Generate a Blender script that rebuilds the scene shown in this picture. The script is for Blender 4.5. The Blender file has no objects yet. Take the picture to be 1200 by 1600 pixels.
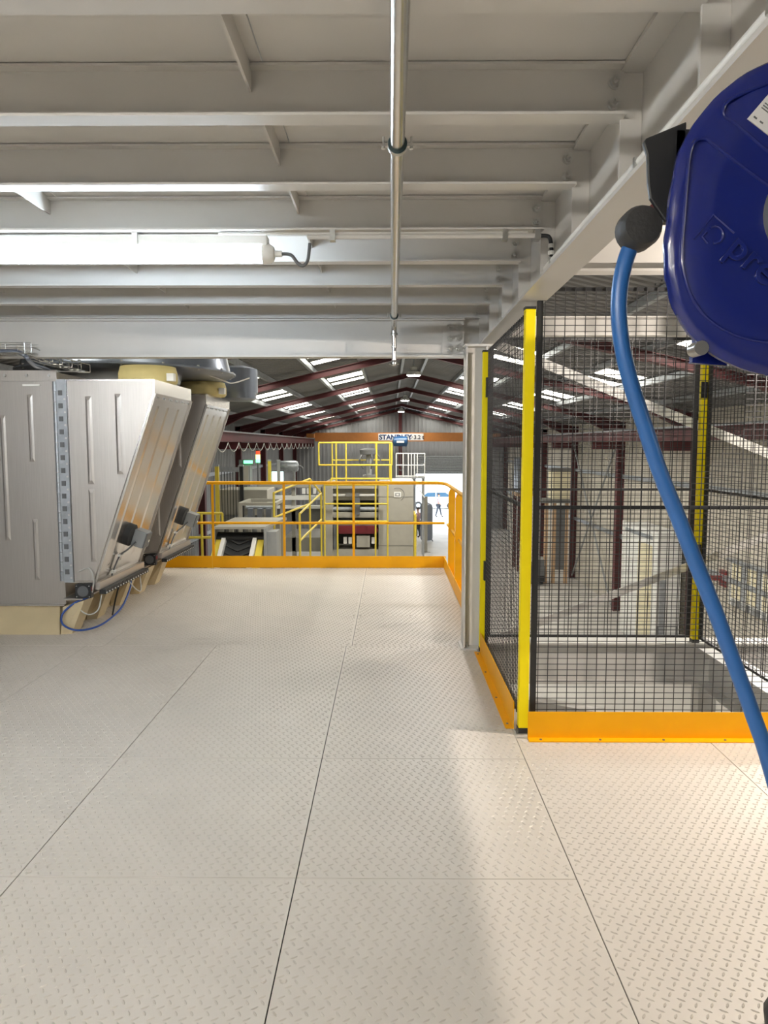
import bpy, bmesh, math, random
from mathutils import Vector, Matrix
random.seed(7)
SC = bpy.context.scene
COL = SC.collection

# ------------------------------------------------------------------ camera, world, exposure
cam_d = bpy.data.cameras.new('camera')
cam = bpy.data.objects.new('camera', cam_d)
COL.objects.link(cam)
cam.location = (0, 0, 1.54)
cam.rotation_euler = (math.radians(90 - 5.24), 0, math.radians(0.4485))
cam_d.sensor_fit = 'HORIZONTAL'
cam_d.sensor_width = 36
cam_d.lens = 36 * 1145 / 1200
cam_d.clip_start = 0.05
cam_d.clip_end = 400
SC.camera = cam

world = bpy.data.worlds.new('world')
SC.world = world
world.use_nodes = True
bg = world.node_tree.nodes['Background']
bg.inputs[0].default_value = (0.86, 0.93, 1.0, 1)
bg.inputs[1].default_value = 2.6

SC.view_settings.view_transform = 'Standard'
SC.view_settings.look = 'None'
SC.view_settings.gamma = 1
SC.view_settings.use_curve_mapping = False
SC.view_settings.exposure = 0.92
SC.cycles.use_denoising = True
SC.cycles.max_bounces = 8
SC.cycles.diffuse_bounces = 5
SC.cycles.sample_clamp_indirect = 6

TUBE_LEFT = 30.0      # emission of the tube light diffusers
TUBE_REAR = 64.0
FLOOD_W = 125.0        # floodlight over the hoist well
BAY_W = 650.0         # each high bay lamp
BAY_NEAR = 140.0
BAY_RIGHT = 900.0
SKY_E = 5.5           # daylight through the roof lights

# ------------------------------------------------------------------ materials
def mat(name, col, rough=0.5, metal=0.0, var=0.06, scale=6.0, bump=0.0, bscale=60.0, emit=None, estr=0.0, coat=0.0, stretch=None, rvar=0.0):
    m = bpy.data.materials.new(name)
    m.use_nodes = True
    nt = m.node_tree
    b = nt.nodes['Principled BSDF']
    b.inputs['Roughness'].default_value = rough
    b.inputs['Metallic'].default_value = metal
    if coat:
        b.inputs['Coat Weight'].default_value = coat
        b.inputs['Coat Roughness'].default_value = 0.1
    tc = nt.nodes.new('ShaderNodeTexCoord')
    src = tc.outputs['Object']
    if stretch:
        mp = nt.nodes.new('ShaderNodeMapping')
        mp.inputs['Scale'].default_value = stretch
        nt.links.new(src, mp.inputs[0])
        src = mp.outputs[0]
    n = nt.nodes.new('ShaderNodeTexNoise')
    n.inputs['Scale'].default_value = scale
    n.inputs['Detail'].default_value = 4
    nt.links.new(src, n.inputs['Vector'])
    r = nt.nodes.new('ShaderNodeValToRGB')
    r.color_ramp.elements[0].position = 0.3
    r.color_ramp.elements[1].position = 0.7
    r.color_ramp.elements[0].color = tuple(max(0, c * (1 - var)) for c in col) + (1,)
    r.color_ramp.elements[1].color = tuple(min(1, c * (1 + var)) for c in col) + (1,)
    nt.links.new(n.outputs['Fac'], r.inputs[0])
    nt.links.new(r.outputs[0], b.inputs['Base Color'])
    if rvar:
        mr = nt.nodes.new('ShaderNodeMapRange')
        mr.inputs['To Min'].default_value = max(0.02, rough - rvar)
        mr.inputs['To Max'].default_value = rough + rvar
        nt.links.new(n.outputs['Fac'], mr.inputs['Value'])
        nt.links.new(mr.outputs[0], b.inputs['Roughness'])
    if bump:
        n2 = nt.nodes.new('ShaderNodeTexNoise')
        n2.inputs['Scale'].default_value = bscale
        nt.links.new(src, n2.inputs['Vector'])
        bp = nt.nodes.new('ShaderNodeBump')
        bp.inputs['Strength'].default_value = bump
        bp.inputs['Distance'].default_value = 0.01
        nt.links.new(n2.outputs['Fac'], bp.inputs['Height'])
        nt.links.new(bp.outputs[0], b.inputs['Normal'])
    if emit:
        b.inputs['Emission Color'].default_value = tuple(emit) + (1,)
        b.inputs['Emission Strength'].default_value = estr
    return m

M = {}
M['deck'] = mat('deck_paint', (0.62, 0.57, 0.505), 0.42, var=0.03, scale=3)
M['tread'] = mat('darker_tread_paint', (0.56, 0.512, 0.448), 0.42, var=0.05, scale=3)  # raised treads, slightly darker than the deck paint
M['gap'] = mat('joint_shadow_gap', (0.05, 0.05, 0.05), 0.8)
M['steel'] = mat('grey_beige_paint', (0.60, 0.585, 0.555), 0.38, var=0.03, scale=2)
M['soffit'] = mat('soffit_paint', (0.60, 0.585, 0.555), 0.5, var=0.04, scale=2)
M['zinc'] = mat('zinc_plated_steel', (0.62, 0.62, 0.60), 0.3, 1.0, var=0.1, scale=40)
M['galv'] = mat('galvanised_steel', (0.42, 0.45, 0.48), 0.45, 0.7, var=0.15, scale=12)
M['inox'] = mat('stainless_sheet', (0.53, 0.50, 0.465), 0.36, 0.75, var=0.05, scale=4, stretch=(30, 30, 1), bump=0.02, bscale=3, rvar=0.06)
M['inoxbright'] = mat('bright_stainless_sheet', (0.66, 0.63, 0.60), 0.20, 0.92, var=0.04, scale=3, bump=0.12, bscale=5)
M['inoxpipe'] = mat('stainless_pipe', (0.66, 0.65, 0.63), 0.24, 1.0, var=0.04, scale=20)
M['yellow'] = mat('yellow_powder_coat', (0.95, 0.76, 0.004), 0.5, var=0.03)
M['orange'] = mat('orange_yellow_paint', (0.88, 0.42, 0.002), 0.45, var=0.03)
M['paleyellow'] = mat('machine_yellow_paint', (0.72, 0.56, 0.06), 0.45, var=0.05)
for k_ in ('yellow', 'orange'):
    M[k_].node_tree.nodes['Principled BSDF'].inputs['Specular IOR Level'].default_value = 0.25
M['black'] = mat('black_powder_coat', (0.018, 0.019, 0.021), 0.45)
M['wire'] = mat('black_mesh_wire', (0.03, 0.03, 0.032), 0.4)
M['rubber'] = mat('dark_rubber', (0.03, 0.03, 0.03), 0.6, bump=0.1, bscale=120)
M['teal'] = mat('dark_rubber_lining', (0.02, 0.045, 0.05), 0.5)
M['red'] = mat('dark_red_oxide_paint', (0.105, 0.022, 0.026), 0.5, var=0.12, scale=3)
M['clad_l'] = mat('grey_cladding', (0.27, 0.28, 0.295), 0.5, var=0.06, scale=1)
M['clad_r'] = mat('beige_cladding', (0.58, 0.545, 0.47), 0.5, var=0.06, scale=1)
M['roof'] = mat('roof_sheet_underside', (0.20, 0.20, 0.20), 0.6, var=0.12, scale=1)
M['skylight'] = mat('translucent_roof_light', (0.8, 0.8, 0.75), 0.5, emit=(1.0, 0.97, 0.84), estr=SKY_E)
M['concrete'] = mat('concrete_floor', (0.47, 0.45, 0.42), 0.55, var=0.14, scale=0.8, bump=0.05, bscale=30)
M['yard'] = mat('pale_yard_concrete', (0.7, 0.69, 0.66), 0.8, var=0.08, scale=0.6)
M['blue'] = mat('blue_enamel', (0.006, 0.014, 0.14), 0.22, var=0.03, coat=0.3)
M['hose'] = mat('blue_hose', (0.025, 0.12, 0.36), 0.32, var=0.04)
M['bluetube'] = mat('blue_air_tube', (0.02, 0.07, 0.30), 0.35)
M['grey'] = mat('grey_plastic', (0.12, 0.125, 0.13), 0.5)
M['midgrey'] = mat('mid_grey_enamel', (0.30, 0.31, 0.31), 0.45)
M['bluegrey'] = mat('blue_grey_metal', (0.24, 0.27, 0.33), 0.32, 0.6, var=0.1, scale=3)
M['collar'] = mat('yellow_fabric_collar', (0.62, 0.53, 0.24), 0.7, var=0.08)
M['beige'] = mat('beige_plinth_paint', (0.60, 0.49, 0.30), 0.5, var=0.05)
M['machine'] = mat('machine_beige_grey', (0.37, 0.355, 0.305), 0.45, var=0.04)
M['machinedark'] = mat('machine_dark_grey', (0.16, 0.16, 0.15), 0.5)  # darker machine grey for joints, backs, shelves and blocks
M['white'] = mat('white_paint', (0.78, 0.78, 0.75), 0.45, var=0.03)
M['paper'] = mat('label_white', (0.62, 0.62, 0.62), 0.5, var=0.02)
M['ink'] = mat('label_ink', (0.03, 0.03, 0.035), 0.6)
M['navy'] = mat('sign_navy', (0.01, 0.03, 0.11), 0.5)
M['crane'] = mat('crane_orange', (0.52, 0.20, 0.05), 0.45, var=0.05)
M['hoist'] = mat('hoist_blue', (0.02, 0.09, 0.22), 0.4)
M['darkred'] = mat('press_beam_red', (0.16, 0.012, 0.02), 0.45)
M['timber'] = mat('pale_timber', (0.46, 0.30, 0.17), 0.6, var=0.15, stretch=(10, 10, 1))
M['belt'] = mat('black_conveyor_belt', (0.02, 0.021, 0.023), 0.35)
M['white_cable'] = mat('white_cable', (0.55, 0.55, 0.52), 0.5)
M['skin'] = mat('skin', (0.55, 0.33, 0.24), 0.5)
M['hair'] = mat('dark_hair', (0.03, 0.02, 0.015), 0.6)
M['shirt'] = mat('patterned_shirt', (0.42, 0.30, 0.33), 0.8, var=0.6, scale=14)
M['shirt2'] = mat('pink_shirt', (0.50, 0.32, 0.36), 0.8, var=0.2, scale=14)
M['jeans'] = mat('dark_trousers', (0.05, 0.06, 0.08), 0.8)
M['glass'] = mat('dark_car_glass', (0.05, 0.12, 0.2), 0.1, coat=0.5)
M['carwhite'] = mat('white_car_paint', (0.8, 0.8, 0.8), 0.2, coat=0.5, var=0.01)
M['tube_l'] = mat('cool_tube_diffuser', (0.9, 0.9, 0.9), 0.4, emit=(0.76, 0.88, 1.0), estr=TUBE_LEFT)
M['tube_c'] = mat('cool_rear_diffuser', (0.9, 0.9, 0.9), 0.4, emit=(0.90, 0.95, 1.0), estr=TUBE_REAR)
M['tube_r'] = mat('warm_tube_diffuser', (0.9, 0.9, 0.9), 0.4, emit=(1.0, 0.93, 0.82), estr=TUBE_REAR)
M['lamp'] = mat('lamp_lens', (0.9, 0.9, 0.9), 0.4, emit=(1.0, 0.97, 0.92), estr=30)
M['green_lit'] = mat('green_signal', (0.1, 0.6, 0.2), 0.4, emit=(0.15, 1.0, 0.35), estr=2.0)
M['amber_lit'] = mat('amber_signal', (0.8, 0.5, 0.1), 0.4, emit=(1.0, 0.75, 0.15), estr=3.0)
M['red_lit'] = mat('red_signal', (0.6, 0.06, 0.03), 0.4, emit=(1.0, 0.1, 0.03), estr=0.5)
M['screen'] = mat('lit_screen', (0.6, 0.9, 0.9), 0.4, emit=(0.7, 1.0, 1.0), estr=1.6)
M['signred'] = mat('sign_red', (0.20, 0.03, 0.03), 0.5)
M['cream'] = mat('cream_strip', (0.72, 0.66, 0.46), 0.5)

# ------------------------------------------------------------------ mesh helpers
def woff(o):
    v = Vector((0, 0, 0))
    while o is not None:
        v += o.location
        o = o.parent
    return v

class MB:
    def __init__(s):
        s.v = []; s.f = []
    def _add(s, vs, fs):
        n = len(s.v)
        s.v += [tuple(p) for p in vs]
        s.f += [tuple(i + n for i in f) for f in fs]
        return s
    def box(s, x0, x1, y0, y1, z0, z1):
        return s._add([(x0, y0, z0), (x1, y0, z0), (x1, y1, z0), (x0, y1, z0), (x0, y0, z1), (x1, y0, z1), (x1, y1, z1), (x0, y1, z1)],
                      [(0, 3, 2, 1), (4, 5, 6, 7), (0, 1, 5, 4), (1, 2, 6, 5), (2, 3, 7, 6), (3, 0, 4, 7)])
    def hexa(s, p):   # 8 points: bottom ring then top ring
        return s._add(p, [(0, 3, 2, 1), (4, 5, 6, 7), (0, 1, 5, 4), (1, 2, 6, 5), (2, 3, 7, 6), (3, 0, 4, 7)])
    def obox(s, c, ax, ay, az, hx, hy, hz):
        c = Vector(c); ax = Vector(ax).normalized() * hx; ay = Vector(ay).normalized() * hy; az = Vector(az).normalized() * hz
        p = [c + i * ax + j * ay + k * az for k in (-1, 1) for i, j in ((-1, -1), (1, -1), (1, 1), (-1, 1))]
        return s.hexa(p)
    def bar(s, a, b, w, t, up=(0, 0, 1)):
        a = Vector(a); b = Vector(b); d = (b - a).normalized()
        u = Vector(up); sd = d.cross(u)
        if sd.length < 1e-4:
            sd = d.cross(Vector((0, 1, 0)))
        sd.normalize(); u = sd.cross(d)
        return s.obox((a + b) / 2, d, sd, u, (b - a).length / 2, w / 2, t / 2)
    def prism(s, poly, axis, a, b):
        # poly of 2D points extruded along an axis; for 'x': (y,z), 'y': (x,z), 'z': (x,y)
        def P(p, t):
            return {'x': (t, p[0], p[1]), 'y': (p[0], t, p[1]), 'z': (p[0], p[1], t)}[axis]
        n = len(poly)
        vs = [P(p, a) for p in poly] + [P(p, b) for p in poly]
        fs = [tuple(range(n))[::-1], tuple(range(n, 2 * n))] + [(i, (i + 1) % n, (i + 1) % n + n, i + n) for i in range(n)]
        return s._add(vs, fs)
    def cyl(s, a, b, r, n=12, r2=None, caps=True):
        a = Vector(a); b = Vector(b); d = (b - a).normalized()
        t = Vector((0, 0, 1)) if abs(d.z) < 0.9 else Vector((1, 0, 0))
        u = d.cross(t).normalized(); w = d.cross(u)
        r2 = r if r2 is None else r2
        vs = [a + r * (math.cos(k * 2 * math.pi / n) * u + math.sin(k * 2 * math.pi / n) * w) for k in range(n)]
        vs += [b + r2 * (math.cos(k * 2 * math.pi / n) * u + math.sin(k * 2 * math.pi / n) * w) for k in range(n)]
        fs = [(k, (k + 1) % n, (k + 1) % n + n, k + n) for k in range(n)]
        if caps:
            fs += [tuple(range(n))[::-1], tuple(range(n, 2 * n))]
        return s._add(vs, fs)
    def tube(s, pts, r, n=8, closed=False):
        pts = [Vector(p) for p in pts]
        m = len(pts); vs = []; fs = []
        prev = None
        for i, p in enumerate(pts):
            if closed:
                d = pts[(i + 1) % m] - pts[i - 1]
            else:
                d = pts[min(i + 1, m - 1)] - pts[max(i - 1, 0)]
            d.normalize()
            if prev is None:
                t = Vector((0, 0, 1)) if abs(d.z) < 0.9 else Vector((1, 0, 0))
                u = d.cross(t).normalized()
            else:
                u = (prev - d * prev.dot(d)).normalized()
            prev = u
            w = d.cross(u)
            vs += [p + r * (math.cos(k * 2 * math.pi / n) * u + math.sin(k * 2 * math.pi / n) * w) for k in range(n)]
        for i in range(m if closed else m - 1):
            j = (i + 1) % m
            fs += [(i * n + k, i * n + (k + 1) % n, j * n + (k + 1) % n, j * n + k) for k in range(n)]
        if not closed:
            fs += [tuple(range(n))[::-1], tuple(range((m - 1) * n, m * n))]
        return s._add(vs, fs)
    def lathe(s, prof, c, axis='z', n=32):
        vs = []; fs = []
        for (r, h) in prof:
            for k in range(n):
                a = k * 2 * math.pi / n
                q = (r * math.cos(a), r * math.sin(a))
                vs.append({'z': (c[0] + q[0], c[1] + q[1], c[2] + h), 'y': (c[0] + q[0], c[1] + h, c[2] + q[1]), 'x': (c[0] + h, c[1] + q[0], c[2] + q[1])}[axis])
        for i in range(len(prof) - 1):
            fs += [(i * n + k, i * n + (k + 1) % n, (i + 1) * n + (k + 1) % n, (i + 1) * n + k) for k in range(n)]
        fs += [tuple(range(n))[::-1], tuple(range((len(prof) - 1) * n, len(prof) * n))]
        return s._add(vs, fs)
    def mesh(s, name, off=None, smooth=False):
        me = bpy.data.meshes.new(name)
        vs = s.v if off is None else [(p[0] - off.x, p[1] - off.y, p[2] - off.z) for p in s.v]
        me.from_pydata(vs, [], s.f)
        bm = bmesh.new(); bm.from_mesh(me)
        bmesh.ops.recalc_face_normals(bm, faces=bm.faces)
        bm.to_mesh(me); bm.free()
        if smooth:
            for p in me.polygons:
                p.use_smooth = True
            me.set_sharp_from_angle(angle=math.radians(38))
        return me
    def build(s, name, m, parent=None, smooth=False, kind=None, label=None, bevel=0):
        off = woff(parent) if parent else Vector((0, 0, 0))
        if parent is None:   # top-level mesh: put the origin at its base
            xs = [p[0] for p in s.v]; ys = [p[1] for p in s.v]; zs = [p[2] for p in s.v]
            off = Vector(((min(xs) + max(xs)) / 2, (min(ys) + max(ys)) / 2, min(zs)))
        me = s.mesh(name, off, smooth)
        if m:
            me.materials.append(m)
        o = bpy.data.objects.new(name, me)
        COL.objects.link(o)
        if parent:
            o.parent = parent
        else:
            o.location = off
        if kind: o['kind'] = kind
        if label: o['label'] = label
        if bevel:
            b = o.modifiers.new('bevel', 'BEVEL'); b.width = bevel; b.segments = 2; b.limit_method = 'ANGLE'
        return o

def tag(o, label, cat, group=None, kind=None):
    o['label'] = label; o['category'] = cat
    if group: o['group'] = group
    if kind: o['kind'] = kind
    return o
def thing(name, loc, label, cat, group=None, kind=None):
    o = bpy.data.objects.new(name, None)
    COL.objects.link(o)
    o.location = loc
    o.empty_display_size = 0.1
    return tag(o, label, cat, group, kind)
def inst(name, me, loc, parent, rz=0):
    o = bpy.data.objects.new(name, me)
    COL.objects.link(o)
    o.parent = parent
    o.location = Vector(loc) - woff(parent)
    o.rotation_euler = (0, 0, rz)
    return o
KIDS = {}
def copy_tree(o, parent=None):
    c = o.copy(); COL.objects.link(c)
    if parent is not None: c.parent = parent
    for ch in [x for x in COL.objects if x.parent == o]:
        copy_tree(ch, c)
    return c
def text_mesh(txt, size, extrude, name='lettering', bevel=0.0):
    cu = bpy.data.curves.new('lettering_curve', 'FONT')
    cu.body = txt; cu.size = size; cu.extrude = extrude; cu.bevel_depth = bevel
    to = bpy.data.objects.new('lettering_curve', cu)
    COL.objects.link(to)
    dg = bpy.context.evaluated_depsgraph_get()
    me = bpy.data.meshes.new_from_object(to.evaluated_get(dg))
    me.name = name
    bpy.data.objects.remove(to)
    return me
def put_text(txt, size, m, parent, origin, xdir, ydir, extrude=0.002, name='lettering', bevel=0.0):
    me = text_mesh(txt, size, extrude, name, bevel)
    me.materials.clear(); me.materials.append(m)
    x = Vector(xdir).normalized(); y = Vector(ydir).normalized(); z = x.cross(y)
    R = Matrix((x, y, z)).transposed().to_4x4()
    me.transform(Matrix.Translation(Vector(origin) - woff(parent)) @ R)
    o = bpy.data.objects.new(name, me); COL.objects.link(o); o.parent = parent
    return o
def spline(pts, n=8):
    pts = [Vector(p) for p in pts]; out = []
    for i in range(len(pts) - 1):
        p0 = pts[max(i - 1, 0)]; p1 = pts[i]; p2 = pts[i + 1]; p3 = pts[min(i + 2, len(pts) - 1)]
        for k in range(n):
            t = k / n
            out.append(0.5 * ((2 * p1) + (-p0 + p2) * t + (2 * p0 - 5 * p1 + 4 * p2 - p3) * t * t + (-p0 + 3 * p1 - 3 * p2 + p3) * t ** 3))
    out.append(pts[-1])
    return out
def ibeam_x(mb, x0, x1, y, z0, z1, w, tf=0.008, tw=0.006):
    mb.box(x0, x1, y - w / 2, y + w / 2, z0, z0 + tf)
    mb.box(x0, x1, y - w / 2, y + w / 2, z1 - tf, z1)
    mb.box(x0, x1, y - tw / 2, y + tw / 2, z0 + tf, z1 - tf)
def ibeam_y(mb, y0, y1, x, z0, z1, w, tf=0.010, tw=0.008):
    mb.box(x - w / 2, x + w / 2, y0, y1, z0, z0 + tf)
    mb.box(x - w / 2, x + w / 2, y0, y1, z1 - tf, z1)
    mb.box(x - tw / 2, x + tw / 2, y0, y1, z0 + tf, z1 - tf)
def bolt_mesh(r, h, d, name='bolt'):
    # hex nut with a stud, axis -y, origin on the plate face
    mb = MB().cyl((0, 0, 0), (0, -h, 0), r, 6).cyl((0, -h, 0), (0, -h - d, 0), r * 0.55, 8).cyl((0, 0, 0), (0, -0.003, 0), r * 1.35, 12)
    me = mb.mesh(name); me.materials.append(M['zinc']); return me

G = -3.75                      # level of the hall floor below the platform
FY = [46.0, 40.3, 34.6, 28.9, 23.15, 17.4, 11.7, 6.0, 0.3, -5.4]   # portal frames
RX, RZ, SL = 0.65, 3.63, 0.232  # ridge, underside of rafters, roof slope
XL, XR = -6.1, 7.4  # these and most later positions: taken from image pixels, computed beforehand and rounded

# ------------------------------------------------------------------ checker plate floor
def plate_mesh(w, l, mirror=False, name='checker_plate'):
    mb = MB()
    t = 0.006
    mb.box(0, w, 0, l, -t, 0)
    px, py = 0.043, 0.0400
    rows = int(l / py) + 2
    def lens(cx, cy, ang, L=0.0130, W=0.0037, H=0.0026):
        if not (0.014 < cx < w - 0.014 and 0.014 < cy < l - 0.014):
            return
        c, s_ = math.cos(ang), math.sin(ang)
        def T(a, b, h):
            return (cx + a * c - b * s_, cy + a * s_ + b * c, h)
        vs = [T(-L, 0, 0), T(-L * .35, -W, 0), T(L * .35, -W, 0), T(L, 0, 0), T(L * .35, W, 0), T(-L * .35, W, 0), T(-L * .55, 0, H), T(L * .55, 0, H)]
        n = len(mb.v)
        mb.v += vs
        mb.f += [tuple(n + i for i in f) for f in ((0, 1, 6), (1, 2, 7, 6), (2, 3, 7), (3, 4, 7), (4, 5, 6, 7), (5, 0, 6))]
    sg = -1 if mirror else 1
    for j in range(rows):
        for i in range(-1, int(w / px) + 2):
            sh = (j % 3) * px / 3 * sg
            lens(i * px + sh, j * py, sg * math.radians(32))
            lens(i * px + sh + px * .45, (j + .5) * py, sg * math.radians(122))
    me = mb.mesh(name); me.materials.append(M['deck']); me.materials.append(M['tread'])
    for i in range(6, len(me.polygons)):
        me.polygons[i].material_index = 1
    return me

floor = thing('floor', (0, 0, 0), 'cream painted checker plate deck with bolted joints', 'floor', kind='structure')
XS = [-5.9, -5.333, -4.333, -3.333, -2.333, -1.333, -0.333, 0.667]
YS = [-4.6, -3.6, -2.58, -1.56, -0.55, 0.46, 1.473, 2.483, 3.485, 5.515, 6.5, 7.5, 9.08]
XS2 = [-5.9, -4.1, -2.2, -0.29, 0.667]
g = 0.0022
cache = {}
screw = MB().lathe([(0.009, 0), (0.009, 0.0015), (0.006, 0.004)], (0, 0, 0), 'z', 10).mesh('screw_head', smooth=False)
screw.materials.append(M['deck'])
nscrew = [0]
def add_plate(x0, x1, y0, y1, mirror=False):
    key = (round(x1 - x0, 3), round(y1 - y0, 3), mirror)
    if key not in cache:
        cache[key] = plate_mesh(x1 - x0 - 2 * g, y1 - y0 - 2 * g, mirror)
    inst('checker_plate', cache[key], (x0 + g, y0 + g, 0), floor)
    if y0 > 1.0:
        e = 0.03
        for sx in (x0 + e, (x0 + x1) / 2, x1 - e):
            for sy in (y0 + e, (y0 + y1) / 2, y1 - e):
                if sx == (x0 + x1) / 2 and sy == (y0 + y1) / 2: continue
                if nscrew[0] < 290:
                    inst('screw_head', screw, (sx, sy, 0), floor); nscrew[0] += 1
for j in range(len(YS) - 1):
    xs = XS if YS[j] < 5.5 else XS2
    for i in range(len(xs) - 1):
        add_plate(xs[i], xs[i + 1], YS[j], YS[j + 1])
for (x0, x1) in ((0.667, 1.667), (1.667, 2.667)):
    add_plate(x0, x1, -2.58, -0.55, True)
    add_plate(x0, x1, -4.6, -2.58, True)
    add_plate(x0, x1, -0.55, 1.473, True)
    add_plate(x0, x1, 1.473, 3.735, True)
MB().box(0.667, 0.75, 3.735, 9.08, -0.006, 0).build('edge_strip', M['deck'], floor)
MB().box(-5.9, 0.7, -4.6, 9.07, -0.03, -0.0075).box(0.7, 2.66, -4.6, 3.73, -0.03, -0.0075).build('gap_shade_sheet', M['gap'], floor)  # dark sheet under the plates, its colour stands in for shade in the gaps
pf = MB()
ibeam_x(pf, 0.75, 6.9, 5.70, -0.33, -0.002, 0.17, 0.014, 0.01)
pf.build('edge_beam', M['steel'], floor)
pf = MB(); ibeam_y(pf, 3.75, 9.08, 0.71, -0.33, -0.032, 0.13, 0.014, 0.01); pf.build('edge_beam', M['steel'], floor)
pf = MB(); ibeam_y(pf, -4.6, 5.61, 2.50, -0.33, -0.032, 0.20, 0.014, 0.01); pf.build('edge_beam', M['steel'], floor)
pf = MB(); ibeam_x(pf, 0.8, 2.38, 3.66, -0.33, -0.032, 0.13, 0.014, 0.01); pf.build('edge_beam', M['steel'], floor)
pf = MB(); ibeam_x(pf, -5.8, 0.7, 9.02, -0.33, -0.032, 0.10, 0.014, 0.01); pf.build('edge_beam', M['steel'], floor)
MB().bar((0.8, 5.5, -0.40), (2.4, 4.6, -0.40), 0.10, 0.10).build('deck_brace', M['steel'], floor)
for (x, y) in ((-5.5, -4.5), (-5.5, 8.95), (0.71, 8.9), (0.71, 3.75), (0.71, 5.5), (2.5, -4.5), (2.5, 3.66), (2.5, 5.70), (6.85, 5.70)):
    MB().box(x - .07, x + .07, y - .07, y + .07, G, -0.332).build('support_post', M['steel'], floor)

# ------------------------------------------------------------------ deck above: soffit plates and joists
ceiling = thing('ceiling', (0, 0, 2.615), 'underside of grey beige steel deck on rows of joists', 'ceiling', kind='structure')
PX = [-4.65, -3.60, -2.53, -1.45, -0.36, 0.727]
for i in range(5):
    MB().box(PX[i] + .002, PX[i + 1] - .002, -4.7, 5.64, 2.615, 2.622).build('deck_plate', M['soffit'], ceiling)
JY = [1.645 + .555 * k for k in range(-11, 8)]
nut = bolt_mesh(0.0145, 0.014, 0.022)
bignut = bolt_mesh(0.0205, 0.018, 0.016)
for y in JY:
    mb = MB(); ibeam_x(mb, -4.6, 0.668, y, 2.47, 2.612, 0.068, 0.0075, 0.005)
    jo = mb.build('joist', M['steel'], ceiling)
    if y > 1.0:
        for z in (2.508, 2.567):
            inst('bolt', nut, (0.640, y - 0.0035, z), jo)
for x in (-3.64, -2.57, -1.49, -0.40):
    for k in range(len(JY) - 1):
        MB().box(x - .004, x + .004, JY[k] + .036, JY[k + 1] - .004, 2.545, 2.614).build('stiffener', M['soffit'], ceiling)

beam = thing('beam', (0.728, 0, 2.27), 'long grey beige girder running along the right over the fence', 'beam', kind='structure')
mb = MB(); ibeam_y(mb, -4.7, 5.72, 0.728, 2.27, 2.612, 0.138, 0.014, 0.008)
mb.build('girder', M['steel'], beam)
MB().box(.555, .722, 5.625, 5.635, 2.272, 2.60).build('end_plate', M['steel'], beam)
for y in JY:
    MB().box(0.6615, 0.723, y + .003, y + .013, 2.285, 2.597).build('fin_plate', M['steel'], beam)
mb = MB(); ibeam_x(mb, -4.6, 0.553, 5.575, 2.19, 2.468, 0.12, 0.011, 0.008)
eb = tag(mb.build('beam', M['steel']), 'deep end beam with six bolts crossing the opening ahead', 'beam', kind='structure')
sp = MB().box(0.392, 0.552, 5.558, 5.570, 2.215, 2.455).build('splice_plate', M['steel'], eb)
for x in (0.452, 0.512):
    for z in (2.255, 2.335, 2.415):
        inst('bolt', bignut, (x, 5.558, z), sp)
column = thing('column', (0.635, 5.51, 0), 'grey beige steel column between the opening and the fence', 'column', kind='structure')
MB().box(.556, .568, 5.42, 5.60, .012, 2.252).box(.702, .714, 5.42, 5.60, .012, 2.252).box(.568, .702, 5.506, 5.514, .012, 2.252).build('shaft', M['steel'], column)
bp_ = MB().box(.535, .735, 5.40, 5.62, 0, .012).build('base_plate', M['steel'], column)
MB().box(.545, .76, 5.41, 5.61, 2.253, 2.269).build('cap_plate', M['steel'], column)
anchor = MB().cyl((0, 0, 0), (0, 0, .012), .013, 6).cyl((0, 0, .012), (0, 0, .035), .007, 8).mesh('anchor_bolt'); anchor.materials.append(M['zinc'])
for x, y in ((.585, 5.455), (.685, 5.455), (.585, 5.56), (.685, 5.56)):
    inst('anchor_bolt', anchor, (x, y, .012), bp_)
# right bay: cross beam above the front fence, far beam over the back fence, diagonal braces
mb = MB(); ibeam_x(mb, 0.80, 4.2, 3.72, 2.385, 2.61, 0.09, 0.012, 0.008)
tag(mb.build('beam', M['steel']), 'cross beam meeting the girder beside the blue reel', 'beam', kind='structure')
mb = MB(); ibeam_x(mb, 0.72, 6.9, 5.78, 2.375, 2.52, 0.10, 0.01, 0.008)
tag(mb.build('beam', M['steel']), 'sunlit cream beam behind the back of the mesh enclosure', 'beam', kind='structure')
mb = MB().box(6.87, 6.88, 5.70, 5.88, 0, 2.52).box(7.0, 7.01, 5.70, 5.88, 0, 2.52).box(6.88, 7.0, 5.786, 5.794, 0, 2.52)
tag(mb.build('column', M['steel']), 'outer steel column at the far end of the white bracing', 'column', kind='structure')
def xz(x, t): return (x, 5.86, t)
b1 = MB().bar((0.74, 5.865, 2.36), (6.87, 5.865, -0.05), 0.008, 0.075, (0, 1, 0)); 
b1 = MB().obox((3.80, 5.865, 1.16), (6.13, 0, -2.41), (0, 1, 0), (2.41, 0, 6.13), 3.29, .006, .036)
tag(b1.build('diagonal_brace', M['white']), 'long white brace falling from the column to the right behind mesh', 'brace', kind='structure')
b2 = MB().obox((3.80, 5.835, 1.12), (6.13, 0, 2.40), (0, 1, 0), (-2.40, 0, 6.13), 3.29, .006, .030)
tag(b2.build('diagonal_brace', M['steel']), 'long grey brace rising to the right behind mesh', 'brace', kind='structure')

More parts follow.
